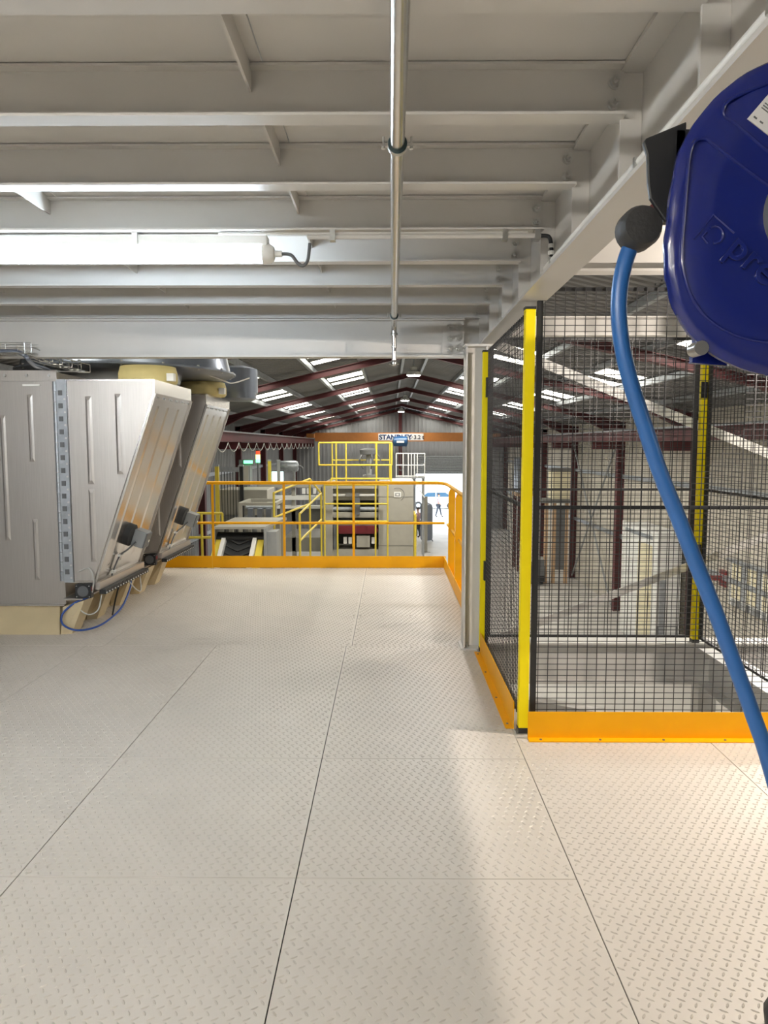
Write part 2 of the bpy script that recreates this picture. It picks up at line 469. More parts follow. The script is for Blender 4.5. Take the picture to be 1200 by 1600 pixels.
# ------------------------------------------------------------------ hall shell
def corrugate(n0, n1, pitch, depth, z):   # trapezoidal profile as list of (t, depth)
    out = []; t = n0
    while t < n1 - 1e-6:
        out += [(t, 0), (t + pitch * .45, 0), (t + pitch * .55, depth), (t + pitch * .9, depth)]
        t += pitch
    out.append((t, 0))
    return out
def clad_wall(name, m, x, y0, y1, z0, z1, inward, label):
    pr = corrugate(y0, y1, 0.25, 0.035, 0)
    vs = []; fs = []
    for t, d in pr:
        vs += [(x + inward * d, t, z0), (x + inward * d, t, z1)]
    for i in range(len(pr) - 1):
        fs.append((2 * i, 2 * i + 2, 2 * i + 3, 2 * i + 1))
    mb = MB(); mb._add(vs, fs)
    return tag(mb.build(name, m), label, 'wall', kind='structure')
wl = clad_wall('wall_left', M['clad_l'], XL, -5.6, 46.1, G, 2.45, 1, 'grey ribbed metal cladding along the left side of the hall')
wr = clad_wall('wall_right', M['clad_r'], XR, -5.6, 46.1, G, 2.45, -1, 'beige ribbed metal cladding along the right side behind the fence')
def gable(name, y, inward, m, hole, label):
    pr = corrugate(XL, XR, 0.25, 0.035, 0)
    mb = MB()
    for i in range(len(pr) - 1):
        (a, da), (b, db) = pr[i], pr[i + 1]
        za = RZ + .29 - SL * abs(a - RX); zb = RZ + .29 - SL * abs(b - RX)
        lo = G
        if hole and hole[0] <= (a + b) / 2 <= hole[1]: lo = hole[2]
        mb._add([(a, y + inward * da, lo), (b, y + inward * db, lo), (b, y + inward * db, zb), (a, y + inward * da, za)], [(0, 1, 2, 3)])
    return tag(mb.build(name, m), label, 'wall', kind='structure')
gable('wall_far', 46.15, -1, M['clad_l'], (1.66, 5.6, -0.28), 'far grey ribbed gable wall with the open roller door')
gable('wall_rear', -5.65, 1, M['clad_l'], None, 'grey ribbed gable wall behind the viewpoint')
ground = MB().box(XL - .05, XR + .05, -5.7, 46.2, G - .2, G).build('ground', M['concrete'])
tag(ground, 'pale concrete hall floor below the platform', 'floor', kind='structure')
yard = MB().box(-40, 60, 46.2, 150, G - .2, G - .01).build('ground', M['yard'])
tag(yard, 'sunlit concrete yard outside the roller door', 'ground', kind='structure')
# roof sheets, roof lights and purlins
roof = thing('roof', (RX, 20, RZ), 'dark ribbed sheet roof with rows of bright roof lights', 'roof', kind='structure')
bands = [(1.42, 2.40), (3.52, 4.50)]
def sky_y():
    out = []
    for k in range(len(FY) - 1):
        yf = FY[k]
        out += [(yf - 2.5, yf - 1.55), (yf - 0.95, yf - 0.35)]
    return out
SKY = sky_y()
ys = sorted({-5.6, 46.1} | {a for p in SKY for a in p})
RS = RZ + 0.29
for sx in (-1, 1):
    half = (RX - XL) if sx < 0 else (XR - RX)
    edges = [0, bands[0][0], bands[0][1], bands[1][0], bands[1][1], half + .1]
    mb = MB()
    for i in range(5):
        d0, d1 = edges[i], edges[i + 1]
        SKx = [p for p in SKY if not (sx > 0 and i == 1 and p[1] < 12)]
        if i in (0, 2, 4):
            segs = [(-5.6, 46.1)]
        else:
            segs = []; cur = -5.6
            for a, b in sorted(SKx):
                if a > cur: segs.append((cur, a))
                cur = max(cur, b)
            segs.append((cur, 46.1))
        for (a, b) in segs:
            n = max(1, round((b - a) / 0.2)); p = (b - a) / n
            pr = corrugate(a, b, p, 0.03, 0)
            vs = []; fs = []
            for t, d in pr:
                vs += [(RX + sx * d0, t, RS - SL * d0 + d), (RX + sx * d1, t, RS - SL * d1 + d)]
            for q in range(len(pr) - 1):
                fs.append((2 * q, 2 * q + 2, 2 * q + 3, 2 * q + 1))
            mb._add(vs, fs)
    mb.build('roof_sheet', M['roof'], roof)
    mb = MB(); D1 = half + .15  # opaque slab added above the sheets, blocks sky leaking through their gaps
    mb.hexa([(RX, -5.7, RS + .05), (RX + sx * D1, -5.7, RS + .05 - SL * D1), (RX + sx * D1, 46.2, RS + .05 - SL * D1), (RX, 46.2, RS + .05),
             (RX, -5.7, RS + .09), (RX + sx * D1, -5.7, RS + .09 - SL * D1), (RX + sx * D1, 46.2, RS + .09 - SL * D1), (RX, 46.2, RS + .09)])
    mb.build('leak_stop_slab', M['roof'], roof)
    for (a, b) in SKY:
        for d0, d1 in bands:
            if sx > 0 and b < 12 and d0 < 2: continue
            q = MB()
            q.hexa([(RX + sx * d0, a, RS - SL * d0), (RX + sx * d1, a, RS - SL * d1), (RX + sx * d1, b, RS - SL * d1), (RX + sx * d0, b, RS - SL * d0)] +
                   [(RX + sx * d0, a, RS - SL * d0 + .004), (RX + sx * d1, a, RS - SL * d1 + .004), (RX + sx * d1, b, RS - SL * d1 + .004), (RX + sx * d0, b, RS - SL * d0 + .004)])
            q.build('roof_light', M['skylight'], roof)
    for d in (0.3, 1.36, 2.46, 3.46, 4.56, 5.7):
        x = RX + sx * d; z = RS - SL * d
        MB().box(x - .035, x + .035, -5.5, 46.0, z - .125, z - .012).build('purlin', M['galv'], roof)

# portal frames
for k, y in enumerate(FY):
    lab = 'dark red steel portal frame number %d counted from the far gable' % (k + 1)
    fr = thing('portal_frame', (RX, y, G), lab, 'frame', kind='structure')
    for sx, wx in ((-1, XL + .04), (1, XR - .04)):
        xo = wx; xi = wx - sx * 0.22
        a, b = min(xo, xi), max(xo, xi)
        d = abs(xi - RX)
        ztop = RZ + .13 - SL * d
        mb = MB().box(a, a + .015, y - .1, y + .1, G, ztop).box(b - .015, b, y - .1, y + .1, G, ztop).box(a + .015, b - .015, y - .008, y + .008, G, ztop)
        mb.build('column', M['red'], fr)
        de = abs(wx - RX)
        def R(dd, off): return (RX + sx * dd, RZ - SL * dd + off)
        for (o0, o1, w) in ((0, .012, .09), (.138, .15, .09), (.012, .138, .008)):
            pts = [R(0, o0), R(de, o0), R(de, o1), R(0, o1)]
            mb = MB().prism(pts, 'y', y - w, y + w) if o0 == 0 else mb.prism(pts, 'y', y - w, y + w)
        mb.build('rafter', M['red'], fr)
        hb = [R(d - 1.3, 0.0), R(d, 0.0), (R(d, 0)[0], R(d, 0)[1] - .34)]
        h2 = [R(d - 1.3, 0.0), (R(d, 0)[0], R(d, 0)[1] - .34), (R(d, 0)[0], R(d, 0)[1] - .32), R(d - 1.22, 0.0)]
        MB().prism(hb, 'y', y - .008, y + .008).prism(h2, 'y', y - .09, y + .09).build('haunch', M['red'], fr)
# gable post under the ridge
tag(MB().box(RX - .1, RX + .1, 45.85, 46.05, G, RZ).build('column', M['red']), 'dark red gable post above the orange crane girder', 'column', kind='structure')
# sheeting rails and wind bracing on the right wall
for z, nm in ((0.55, 'upper'), (-1.35, 'lower')):
    tag(MB().box(XR - .12, XR - .045, -5, 45.9, z - .06, z + .06).build('sheeting_rail', M['galv']), 'galvanised %s sheeting rail along the beige wall' % nm, 'rail', kind='structure')
for z, nm in ((0.55, 'upper'), (-1.35, 'lower')):
    tag(MB().box(XL + .045, XL + .12, -5, 45.9, z - .06, z + .06).build('sheeting_rail', M['galv']), 'galvanised %s sheeting rail along the grey wall' % nm, 'rail', kind='structure')
tag(MB().cyl((7.15, 23.4, -3.6), (7.15, 28.7, 1.6), .035, 8).build('bracing_rod', M['midgrey']), 'thin steel bracing rod on the right wall rising away', 'brace', kind='structure')
tag(MB().cyl((7.21, 28.7, -3.6), (7.21, 23.4, 1.6), .035, 8).build('bracing_rod', M['midgrey']), 'thin steel bracing rod on the right wall rising towards us', 'brace', kind='structure')
# roller door
rd = thing('door_1', (3.6, 46.0, -0.28), 'partly raised grey roller shutter in the far gable', 'door', kind='structure')
for k in range(11):
    z = -0.28 + k * .103
    MB().prism([(46.03, z), (45.99, z + .02), (45.99, z + .07), (46.03, z + .097)], 'x', 1.62, 5.64).build('shutter_slat', M['galv'], rd)
MB().box(1.54, 1.62, 45.95, 46.08, G, 0.9).build('guide_rail', M['galv'], rd)
MB().box(5.64, 5.72, 45.95, 46.08, G, 0.9).build('guide_rail', M['galv'], rd)

# ------------------------------------------------------------------ lamps of the place and lamps added out of view
def tube_light(loc, label, m):
    x, y, z = loc
    t = thing('tube_light', loc, label, 'light', )
    MB().box(x - .76, x + .76, y - .035, y + .035, z + .030, z + .075).build('housing', M['white'], t, bevel=.006)
    MB().tube([(x - .735, y, z), (x + .735, y, z)], .040, 16).build('diffuser', m, t, smooth=True)
    for s in (-1, 1):
        MB().lathe([(.043, 0), (.043, s * .03), (.03, s * .05), (.014, s * .055), (.014, s * .085)], (x + s * .735, y, z), 'x', 14).build('end_cap', M['white'], t, smooth=True)
    for dx in (-.5, .18):
        MB().box(x + dx - .012, x + dx + .012, y - .045, y + .045, z + .03, z + .083).build('clip', M['zinc'], t)
    return t
tl = tube_light((-1.30, 3.345, 2.385), 'glowing white tube light under the joists at left', M['tube_l'])
MB().tube(spline([(-.49, 3.345, 2.385), (-.44, 3.345, 2.38), (-.41, 3.345, 2.345), (-.385, 3.345, 2.335), (-.365, 3.345, 2.36), (-.355, 3.34, 2.43)]), .0075, 8).build('lamp_cable', M['grey'], tl, smooth=True)
tube_light((-1.9, -0.75, 2.385), 'tube light under the joists behind the viewpoint', M['tube_r'])
tube_light((-1.9, -3.5, 2.385), 'added unseen tube light under the joists far behind the viewpoint', M['tube_r'])  # this and the outer tubes are added to brighten the steel and ceiling
tube_light((-3.85, -0.75, 2.385), 'added unseen outer tube light under the joists behind the viewpoint', M['tube_c'])
tube_light((-3.85, -3.5, 2.385), 'added unseen outer tube light under the joists far behind the viewpoint', M['tube_c'])
def high_bay(y, watts, label, RX=RX, z=3.42):
    t = thing('high_bay_lamp', (RX, y, z), label, 'light')
    MB().lathe([(.20, 0), (.20, .05), (.17, .10), (.09, .13), (.09, .22), (.02, .24)], (RX, y, z), 'z', 24).build('housing', M['white'], t, smooth=True)
    MB().lathe([(.175, 0), (.175, -.01)], (RX, y, z - .001), 'z', 24).build('lens', M['lamp'], t)
    MB().cyl((RX, y, z + .23), (RX, y, RS - SL * (RX - .65) - .02), .012, 8).build('hanger', M['galv'], t)
    ld = bpy.data.lights.new('lamp_light', 'SPOT'); ld.energy = watts; ld.spot_size = math.radians(165); ld.spot_blend = .4; ld.shadow_soft_size = .16; ld.color = (1, .95, .88)
    lo = bpy.data.objects.new('lamp_light', ld); COL.objects.link(lo); lo.parent = t; lo.location = (0, 0, -.03)
high_bay(42.2, BAY_W * .35, 'round high bay lamp farthest away, near the gable peak')
high_bay(31.6, BAY_W, 'round high bay lamp in the middle of the roof ridge row')
high_bay(20.2, BAY_W, 'round high bay lamp nearest to the platform under the ridge')
high_bay(10.2, BAY_NEAR, 'added unseen high bay lamp just beyond the end beam')  # added behind the upper deck to light the floor near the rails
high_bay(8.3, BAY_RIGHT, 'added unseen high bay lamp over the right side of the hall', 5.0, 2.28)  # added out of view to brighten the right of the hall
# floodlight with an added flap, over the hoist well, beyond the right edge of the view
FX, FYY, FZ = 2.36, 3.45, 2.2
fl = thing('floodlight', (FX, FYY, FZ), 'small floodlight with an added light-cutting flap hung right of the hose reel', 'light')
MB().box(FX + .06, FX + .12, FYY - .10, FYY + .10, FZ - .10, FZ + .10).build('housing', M['black'], fl)
MB().bar((FX + .09, FYY, FZ + .11), (FX + .09, 3.72, 2.38), .03, .02).build('hanger', M['black'], fl)
ld = bpy.data.lights.new('flood_light', 'POINT'); ld.energy = FLOOD_W; ld.shadow_soft_size = .010; ld.color = (1, .88, .77)
lo = bpy.data.objects.new('flood_light', ld); COL.objects.link(lo); lo.parent = fl; lo.location = (0, 0, 0)
# flap added to cut off the light, ends on the line from the lamp to the deck at x = 0.27
MB().box(FX - .41, FX - .402, FYY - 1.9, FYY + .27, FZ - .432, FZ - .03).build('flap', M['steel'], fl)
MB().bar((FX + .09, FYY, FZ + .09), (FX - .416, FYY, FZ - .04), .02, .01).build('flap_arm', M['black'], fl)

# ------------------------------------------------------------------ conduit, ceiling pipe
cd = thing('conduit', (0.1, 3.30, 2.44), 'thin grey beige conduit running from the tube light to the girder', 'conduit')
MB().tube([(-.36, 3.30, 2.445), (.655, 3.285, 2.445)], .010, 10).build('pipe', M['steel'], cd, smooth=True)
MB().tube([(-.75, 3.30, 2.459), (.60, 3.285, 2.459)], .006, 8).build('pipe', M['steel'], cd, smooth=True)
for x in (-.25, .5, .64):
    MB().box(x - .012, x + .012, 3.275, 3.312, 2.425, 2.470).build('clip', M['zinc'], cd)
MB().tube(spline([(.655, 3.285, 2.445), (.688, 3.28, 2.44), (.698, 3.275, 2.41), (.70, 3.27, 2.36), (.694, 3.265, 2.31), (.680, 3.26, 2.292)]), .0085, 8).build('flexible_cable', M['black'], cd, smooth=True)
for z in (2.40, 2.37, 2.34):
    MB().cyl((.6985, 3.272, z - .010), (.6985, 3.272, z + .006), .013, 10).build('cable_sleeve', M['white'], cd)
c2 = thing('conduit', (0.668, 1.6, 2.29), 'white conduit clipped along the top of the girder flange', 'conduit')
for (a, b) in ((-1.0, 1.35), (1.36, 2.05), (2.06, 3.24)):
    MB().tube([(.668, a, 2.295), (.668, b, 2.295)], .011, 10).build('pipe', M['white'], c2, smooth=True)
for y in (1.35, 2.05, 3.1):
    MB().box(.654, .684, y - .008, y + .008, 2.284, 2.308).build('clip', M['zinc'], c2)

pp = thing('ceiling_pipe', (0.02, 3.0, 2.38), 'polished steel pipe hung lengthwise below the joists', 'pipe')
pth = [(0.013, -0.6, 2.395), (0.03, 5.22, 2.395)] 
MB().tube(pth, .0205, 20).build('pipe', M['inoxpipe'], pp, smooth=True)
ell = spline([(0.03, 5.22, 2.395), (0.03, 5.275, 2.388), (0.03, 5.30, 2.36), (0.03, 5.305, 2.325)])
MB().tube(ell, .0195, 16).build('elbow', M['inoxpipe'], pp, smooth=True)
MB().tube([(0.03, 5.305, 2.335), (0.03, 5.305, 2.13)], .0165, 16).build('drop_pipe', M['inoxpipe'], pp, smooth=True)
MB().cyl((0.03, 5.305, 2.315), (0.03, 5.305, 2.33), .026, 20).build('joint_ring', M['zinc'], pp, smooth=True)
MB().cyl((0.03, 5.305, 2.225), (0.03, 5.305, 2.24), .019, 20).build('joint_ring', M['zinc'], pp, smooth=True)
nz = MB().lathe([(.017, .01), (.021, 0), (.023, -.012), (.018, -.026), (.008, -.03)], (0.03, 5.305, 2.13), 'z', 18).build('nozzle', M['zinc'], pp, smooth=True)
for s in (-1, 1):
    MB().cyl((.03 + s * .02, 5.305, 2.115), (.03 + s * .036, 5.305, 2.115), .006, 6).build('nozzle_screw', M['zinc'], nz)
def clamp(y, x):
    z = 2.395
    c = MB().lathe([(.0215, -.011), (.0275, -.011), (.0275, .011), (.0215, .011)], (x, y, z), 'y', 24)
    cl = c.build('pipe_clamp', M['teal'], pp, smooth=True)
    MB().lathe([(.0278, -.008), (.0292, -.008), (.0292, .008), (.0278, .008)], (x, y, z), 'y', 24).build('clamp_band', M['zinc'], cl, smooth=True)
    for s in (-1, 1):
        MB().box(x + s * .028 - .003, x + s * .028 + .020 * s, y - .008, y + .008, z - .006, z - .003).cyl((x + s * .040, y, z - .012), (x + s * .040, y, z - .003), .0065, 6).cyl((x + s * .040, y, z - .003), (x + s * .040, y, z + .022), .0035, 8).build('clamp_screw', M['zinc'], cl)
    MB().cyl((x, y, z + .029), (x, y, 2.471), .005, 8).build('hanger_rod', M['zinc'], cl)
clamp(2.185, .0215); clamp(4.975, .029)

# ------------------------------------------------------------------ mesh fence
def rect_frame_x(x0, x1, y, z0, z1, parent, mids):
    MB().box(x0, x0 + .028, y - .012, y + .012, z0, z1).build('frame_upright', M['black'], parent)
    MB().box(x1 - .028, x1, y - .012, y + .012, z0, z1).build('frame_upright', M['black'], parent)
    for z in [z0, z1 - .018] + mids:
        MB().box(x0 + .028, x1 - .028, y - .010, y + .010, z, z + .018).build('frame_rail', M['black'], parent)
    mb = MB(); n = int((x1 - x0 - .06) / .0517)
    for i in range(n + 1):
        x = x0 + .036 + i * .0517
        mb.box(x - .0019, x + .0019, y - .0155, y - .0117, z0 - .0, z1)
    nz_ = int((z1 - z0) / .031)
    for j in range(nz_ + 1):
        z = z0 + .004 + j * .031
        mb.box(x0 + .02, x1 - .02, y - .0117, y - .0087, z - .0015, z + .0015)
    mb.build('wire_mesh', M['wire'], parent, kind='stuff')
def rect_frame_y(y0, y1, x, z0, z1, parent, mids):
    MB().box(x - .012, x + .012, y0, y0 + .028, z0, z1).build('frame_upright', M['black'], parent)
    MB().box(x - .012, x + .012, y1 - .028, y1, z0, z1).build('frame_upright', M['black'], parent)
    for z in [z0, z1 - .018] + mids:
        MB().box(x - .010, x + .010, y0 + .028, y1 - .028, z, z + .018).build('frame_rail', M['black'], parent)
    mb = MB(); n = int((y1 - y0 - .06) / .0517)
    for i in range(n + 1):
        y = y0 + .036 + i * .0517
        mb.box(x - .0155, x - .0117, y - .0019, y + .0019, z0, z1)
    nz_ = int((z1 - z0) / .031)
    for j in range(nz_ + 1):
        z = z0 + .004 + j * .031
        mb.box(x - .0117, x - .0087, y0 + .02, y1 - .02, z - .0015, z + .0015)
    mb.build('wire_mesh', M['wire'], parent, kind='stuff')
pn = thing('mesh_fence', (1.54, 3.82, .07), 'front black wire mesh panel facing the walkway', 'fence panel')
rect_frame_x(.752, 2.345, 3.822, .065, 2.335, pn, [1.205])
pn = thing('mesh_fence', (.718, 4.6, .07), 'side black wire mesh panel along the walkway by the column', 'fence panel')
rect_frame_y(3.862, 5.335, .716, .065, 2.22, pn, [1.205])
for z in (.62, 1.95):
    MB().box(.690, .738, 5.300, 5.345, z - .07, z + .07).build('hinge', M['black'], pn)
pn = thing('mesh_fence', (1.54, 5.62, .05), 'back black wire mesh panel across the hoist well', 'fence panel')
rect_frame_x(.755, 2.335, 5.625, .045, 2.34, pn, [1.19])
pn = thing('mesh_fence', (2.40, 4.7, .05), 'far right wire mesh panel running away beside the hoist well', 'fence panel')
rect_frame_y(3.86, 5.58, 2.40, .045, 2.34, pn, [1.19])
def fence_post(x, y, zt, label, w=.052, cap=True):
    t = thing('fence_post', (x, y, 0), label, 'fence post')
    MB().box(x - w / 2, x + w / 2, y - w / 2, y + w / 2, .035, zt).build('post', M['yellow'], t, bevel=.004)
    MB().box(x - .038, x + .038, y - .038, y + .038, .0005, .010).build('base_plate', M['zinc'], t)
    MB().box(x - w / 2 - .002, x + w / 2 + .002, y - w / 2 - .002, y + w / 2 + .002, .010, .036).build('foot', M['black'], t)
    if cap:
        MB().box(x - w / 2 - .002, x + w / 2 + .002, y - w / 2 - .002, y + w / 2 + .002, zt, zt + .012).build('cap', M['black'], t)
    return t
fence_post(.713, 3.815, 2.225, 'bright yellow corner fence post at the end of the orange kick plate')
fence_post(.690, 5.368, 2.205, 'yellow fence post right against the grey column', w=.042)
fp = fence_post(2.375, 5.615, 2.33, 'yellow fence post at the far corner of the enclosure')
for z in (.72, 1.95):
    MB().box(2.34, 2.385, 5.577, 5.588, z - .06, z + .06).build('bracket', M['black'], fp)
fence_post(2.375, 3.815, 2.33, 'yellow fence post at the right end of the front panel')
# kick plates
k = thing('kick_plate', (1.5, 3.74, 0), 'orange kick plate in front of the mesh panel', 'kick plate')
MB().box(.727, 2.6, 3.737, 3.742, .001, .145).build('upright_sheet', M['orange'], k)
MB().box(.727, 2.6, 3.688, 3.737, .001, .006).build('foot_flange', M['orange'], k)
ks = MB().lathe([(.007, 0), (.007, .003), (.004, .004)], (0, 0, 0), 'z', 8).mesh('screw_head'); ks.materials.append(M['grey'])
for x in (.79, 1.10, 1.43, 1.75, 2.08):
    inst('screw_head', ks, (x, 3.710, .006), k)
k = thing('kick_plate', (.66, 4.6, 0), 'orange kick plate along the side panel beside the walkway', 'kick plate')
MB().box(.672, .677, 3.87, 5.345, .001, .150).build('upright_sheet', M['orange'], k)
MB().box(.630, .672, 3.87, 5.345, .001, .006).build('foot_flange', M['orange'], k)
for y in (3.93, 4.35, 4.85, 5.28):
    inst('screw_head', ks, (.650, y, .006), k)

# ------------------------------------------------------------------ orange guard rail at the deck edge
gr = thing('guard_rail', (-1.0, 9.06, 0), 'orange guard rail with toe board along the far deck edge', 'railing')
MB().tube([(-4.3, 9.16, 1.065), (.60, 9.16, 1.065), (.66, 9.14, 1.06), (.70, 9.06, 1.055), (.715, 8.9, 1.05), (.715, 6.3, 1.05)], .021, 12).build('top_rail', M['orange'], gr, smooth=True)
MB().tube([(-4.3, 9.16, .560), (.69, 9.16, .560)], .0165, 12).build('mid_rail', M['orange'], gr, smooth=True)
MB().tube([(.715, 9.0, .560), (.715, 6.3, .560)], .0165, 12).build('mid_rail', M['orange'], gr, smooth=True)
for x in (-3.98, -3.10, -2.22, -1.325, -.452):
    MB().box(x - .015, x + .015, 9.135, 9.147, .02, 1.05).build('rail_post', M['orange'], gr)
for y in (8.40, 7.52, 6.45):
    MB().prism([(.675, .0), (.752, .0), (.752, .99), (.725, 1.055), (.702, 1.055), (.675, .99)], 'y', y - .006, y + .006).build('rail_post', M['orange'], gr)
    MB().box(.69, .74, y + .006, y + .02, .02, .10).build('post_foot', M['orange'], gr)
for (a, b) in ((-4.3, -2.226), (-2.222, .70)):
    MB().box(a, b, 9.085, 9.092, .003, .152).build('toe_board', M['orange'], gr)
MB().box(.676, .683, 5.75, 9.085, .003, .150).build('toe_board', M['orange'], gr)
MB().box(.676, .71, 6.0, 9.0, .001, .006).build('toe_flange', M['orange'], gr)

# ------------------------------------------------------------------ stainless cabinet line at left
cab = thing('steel_cabinet', (-3.7, 6.0, 0), 'big stainless cabinet on a beige plinth at the left edge', 'cabinet')
MB().box(-4.3, -2.70, 6.0, 8.7, .215, 2.125).build('body', M['inox'], cab)
MB().box(-4.3, -2.70, 5.990, 6.0, 2.055, 2.14).build('top_strip', M['inox'], cab)
for k2 in range(9):
    x = -4.2 + k2 * .18
    MB().cyl((x, 5.990, 2.10), (x, 5.982, 2.10), .012, 10).build('rivet', M['zinc'], cab)
def bead(mb, x, z0, z1, y, w=.022, d=.007):
    mb._add([(x - w, y, z0), (x + w, y, z0), (x + w, y, z1), (x - w, y, z1), (x - w * .35, y - d, z0 + .03), (x + w * .35, y - d, z0 + .03), (x + w * .35, y - d, z1 - .03), (x - w * .35, y - d, z1 - .03)],
            [(0, 1, 5, 4), (1, 2, 6, 5), (2, 3, 7, 6), (3, 0, 4, 7), (4, 5, 6, 7)])
for (x, z0, z1) in ((-2.93, 1.40, 1.95), (-2.93, .42, .93), (-3.16, .75, 1.78), (-3.45, 1.35, 1.95), (-3.45, .42, .95)):
    mb = MB(); bead(mb, x, z0, z1, 6.0); mb.build('pressed_rib', M['inox'], cab)
MB().box(-2.98, -2.84, 5.988, 6.0, 2.015, 2.03).build('handle', M['white'], cab)
plin = thing('bracket_row', (-2.6, 7.0, 0), 'row of slanted beige brackets under the chute doors', 'brackets')
MB().hexa([(-4.3, 5.83, 0), (-2.685, 5.83, 0), (-2.685, 8.4, 0), (-4.3, 8.4, 0), (-4.3, 5.99, .205), (-2.75, 5.99, .205), (-2.75, 8.4, .205), (-4.3, 8.4, .205)]).build('plinth', M['beige'], cab)
MB().box(-4.3, -2.70, 5.97, 8.4, .205, .217).build('base_rim', M['inox'], cab)
for y0 in (5.84, 6.35, 6.90, 7.45, 7.95):
    MB().hexa([(-2.68, y0, 0), (-2.60, y0 + .02, 0), (-2.60, y0 + .20, 0), (-2.68, y0 + .22, 0), (-2.68, y0 + .05, .215), (-2.50, y0 + .05, .27), (-2.50, y0 + .25, .27), (-2.68, y0 + .25, .215)]).build('plinth_bracket', M['beige'], plin)
MB().box(-2.68, -2.52, 5.90, 8.4, .270, .283).build('ledge', M['inox'], plin)

def door_unit(y, label):
    """tapered stainless chute door: flat front, sloping side, motor box, slide at the bottom"""
    t = thing('chute_door', (-2.4, y, .40), label, 'machine door', 'tapered stainless chute doors')
    L = 1.10; xt, xb, xl = -1.895, -2.437, -2.645
    zt, zm, zb = 2.065, 1.955, .405
    y1 = y + L
    MB().prism([(xl, zb), (xb, zb), (xt, zm), (xt, zt), (xl, zt)], 'y', y, y1).build('shell', M['inoxbright'], t)
    MB().prism([(xl + .05, zb + .02), (xb - .005, zb + .02), (xt - .012, zm), (xt - .012, zt - .012), (xl + .05, zt - .012)], 'y', y - .004, y).build('front_sheet', M['inox'], t)
    for (x, z0, z1) in ((-2.43, 1.22, 1.93), (-2.19, 1.30, 1.95), (-2.43, .58, 1.18)):
        mb = MB(); bead(mb, x, z0, z1, y - .004, .026, .006); mb.build('pressed_rib', M['inox'], t)
    d = Vector((xb - xt, 0, zb - zm)); Ls = d.length; d.normalize()
    n = Vector((-d.z, 0, d.x)).normalized()
    if n.x < 0: n = -n
    P0 = Vector((xt, y, zm))
    def S(s, yy, h): return P0 + d * s + Vector((0, yy, 0)) + n * h
    for yy in (.20, .47, .78):      # folds along the sloping face
        mb = MB()
        a, b = .10, Ls - .12
        mb._add([S(a, yy - .03, 0), S(a, yy + .03, 0), S(b, yy + .03, 0), S(b, yy - .03, 0), S(a + .03, yy, .007), S(b - .03, yy, .007)],
                [(0, 1, 4), (1, 2, 5, 4), (2, 3, 5), (3, 0, 4, 5)])
        mb.build('pressed_rib', M['inoxbright'], t)
    # edge flanges
    for yy in (.006, L - .006):
        MB().obox(S(Ls / 2, yy, .005), d, (0, 1, 0), n, Ls / 2, .006, .008).build('edge_flange', M['inox'], t)
    for kk in range(6):
        MB().obox(S(.03, .1 + kk * .18, .008), d, (0, 1, 0), n, .008, .008, .006).build('rivet', M['zinc'], t)
    # motor and junction box
    s0 = Ls * .80
    MB().cyl(S(s0 - .05, .44, 0), S(s0 - .05, .44, .05), .10, 20).build('motor_flange', M['rubber'], t, smooth=True)
    jb = MB().obox(S(s0 - .03, .54, .10), d, (0, 1, 0), n, .075, .075, .055).build('junction_box', M['midgrey'], t, bevel=.008)
    MB().obox(S(s0 - .03, .54, .158), d, (0, 1, 0), n, .068, .068, .006).build('box_lid', M['grey'], jb)
    MB().cyl(S(s0 - .02, .57, .164), S(s0 - .02, .57, .168), .013, 12).build('box_badge', M['white'], jb)
    for q, off in enumerate((.0, .02, .04)):
        pts = spline([S(s0 + .0, .46 + off * .5, .09), S(s0 + .07, .40 + off, .06), S(s0 + .13, .34 + off, .03), S(s0 + .22, .33 + off * .6, .02), S(Ls - .01, .32 + off * .6, .02)])
        MB().tube(pts, .0065, 6).build('cable', M['white_cable'] if q else M['grey'], t, smooth=True)
    MB().obox(S(s0 + .13, .36, .025), d, (0, 1, 0), n, .01, .035, .012).build('cable_tie', M['white'], t)
    MB().obox(S(Ls - .05, .33, .022), d, (0, 1, 0), n, .012, .035, .012).build('cable_tie', M['white'], t)
    # slide at the bottom
    MB().box(-2.53, -2.40, y + .02, y1 + .02, .345, .404).build('slide_rail', M['inox'], t)
    ch = MB()
    for kk in range(34):
        yy = y + .03 + kk * .032
        ch.box(-2.41, -2.355, yy, yy + .024, .305, .343)
    ch.build('cable_chain', M['black'], t, kind='stuff')
    tk = MB()
    for kk in range(17):
        yy = y + .035 + kk * .064
        tk.box(-2.355, -2.351, yy, yy + .016, .312, .322)
    tk.build('chain_pin', M['white'], t, kind='stuff')
    fb = MB().box(-2.58, -2.45, y - .045, y + .015, .285, .400).build('fan_box', M['black'], t, bevel=.004)
    MB().lathe([(.045, 0), (.045, -.004), (.038, -.004)], (-2.515, y - .045, .343), 'y', 18).build('fan_grille', M['grey'], fb)
    for (fx, fz) in ((-2.567, .298), (-2.463, .298), (-2.567, .387), (-2.463, .387)):
        MB().cyl((fx, y - .045, fz), (fx, y - .049, fz), .005, 6).build('fan_screw', M['zinc'], fb)
    MB().box(-2.449, -2.444, y - .040, y + .005, .345, .380).build('red_terminal', M['signred'], t)
    return t
d1 = door_unit(5.95, 'tapered stainless chute door nearest us with hinge strip and junction box')
d2 = door_unit(7.62, 'second tapered stainless chute door behind the first one')
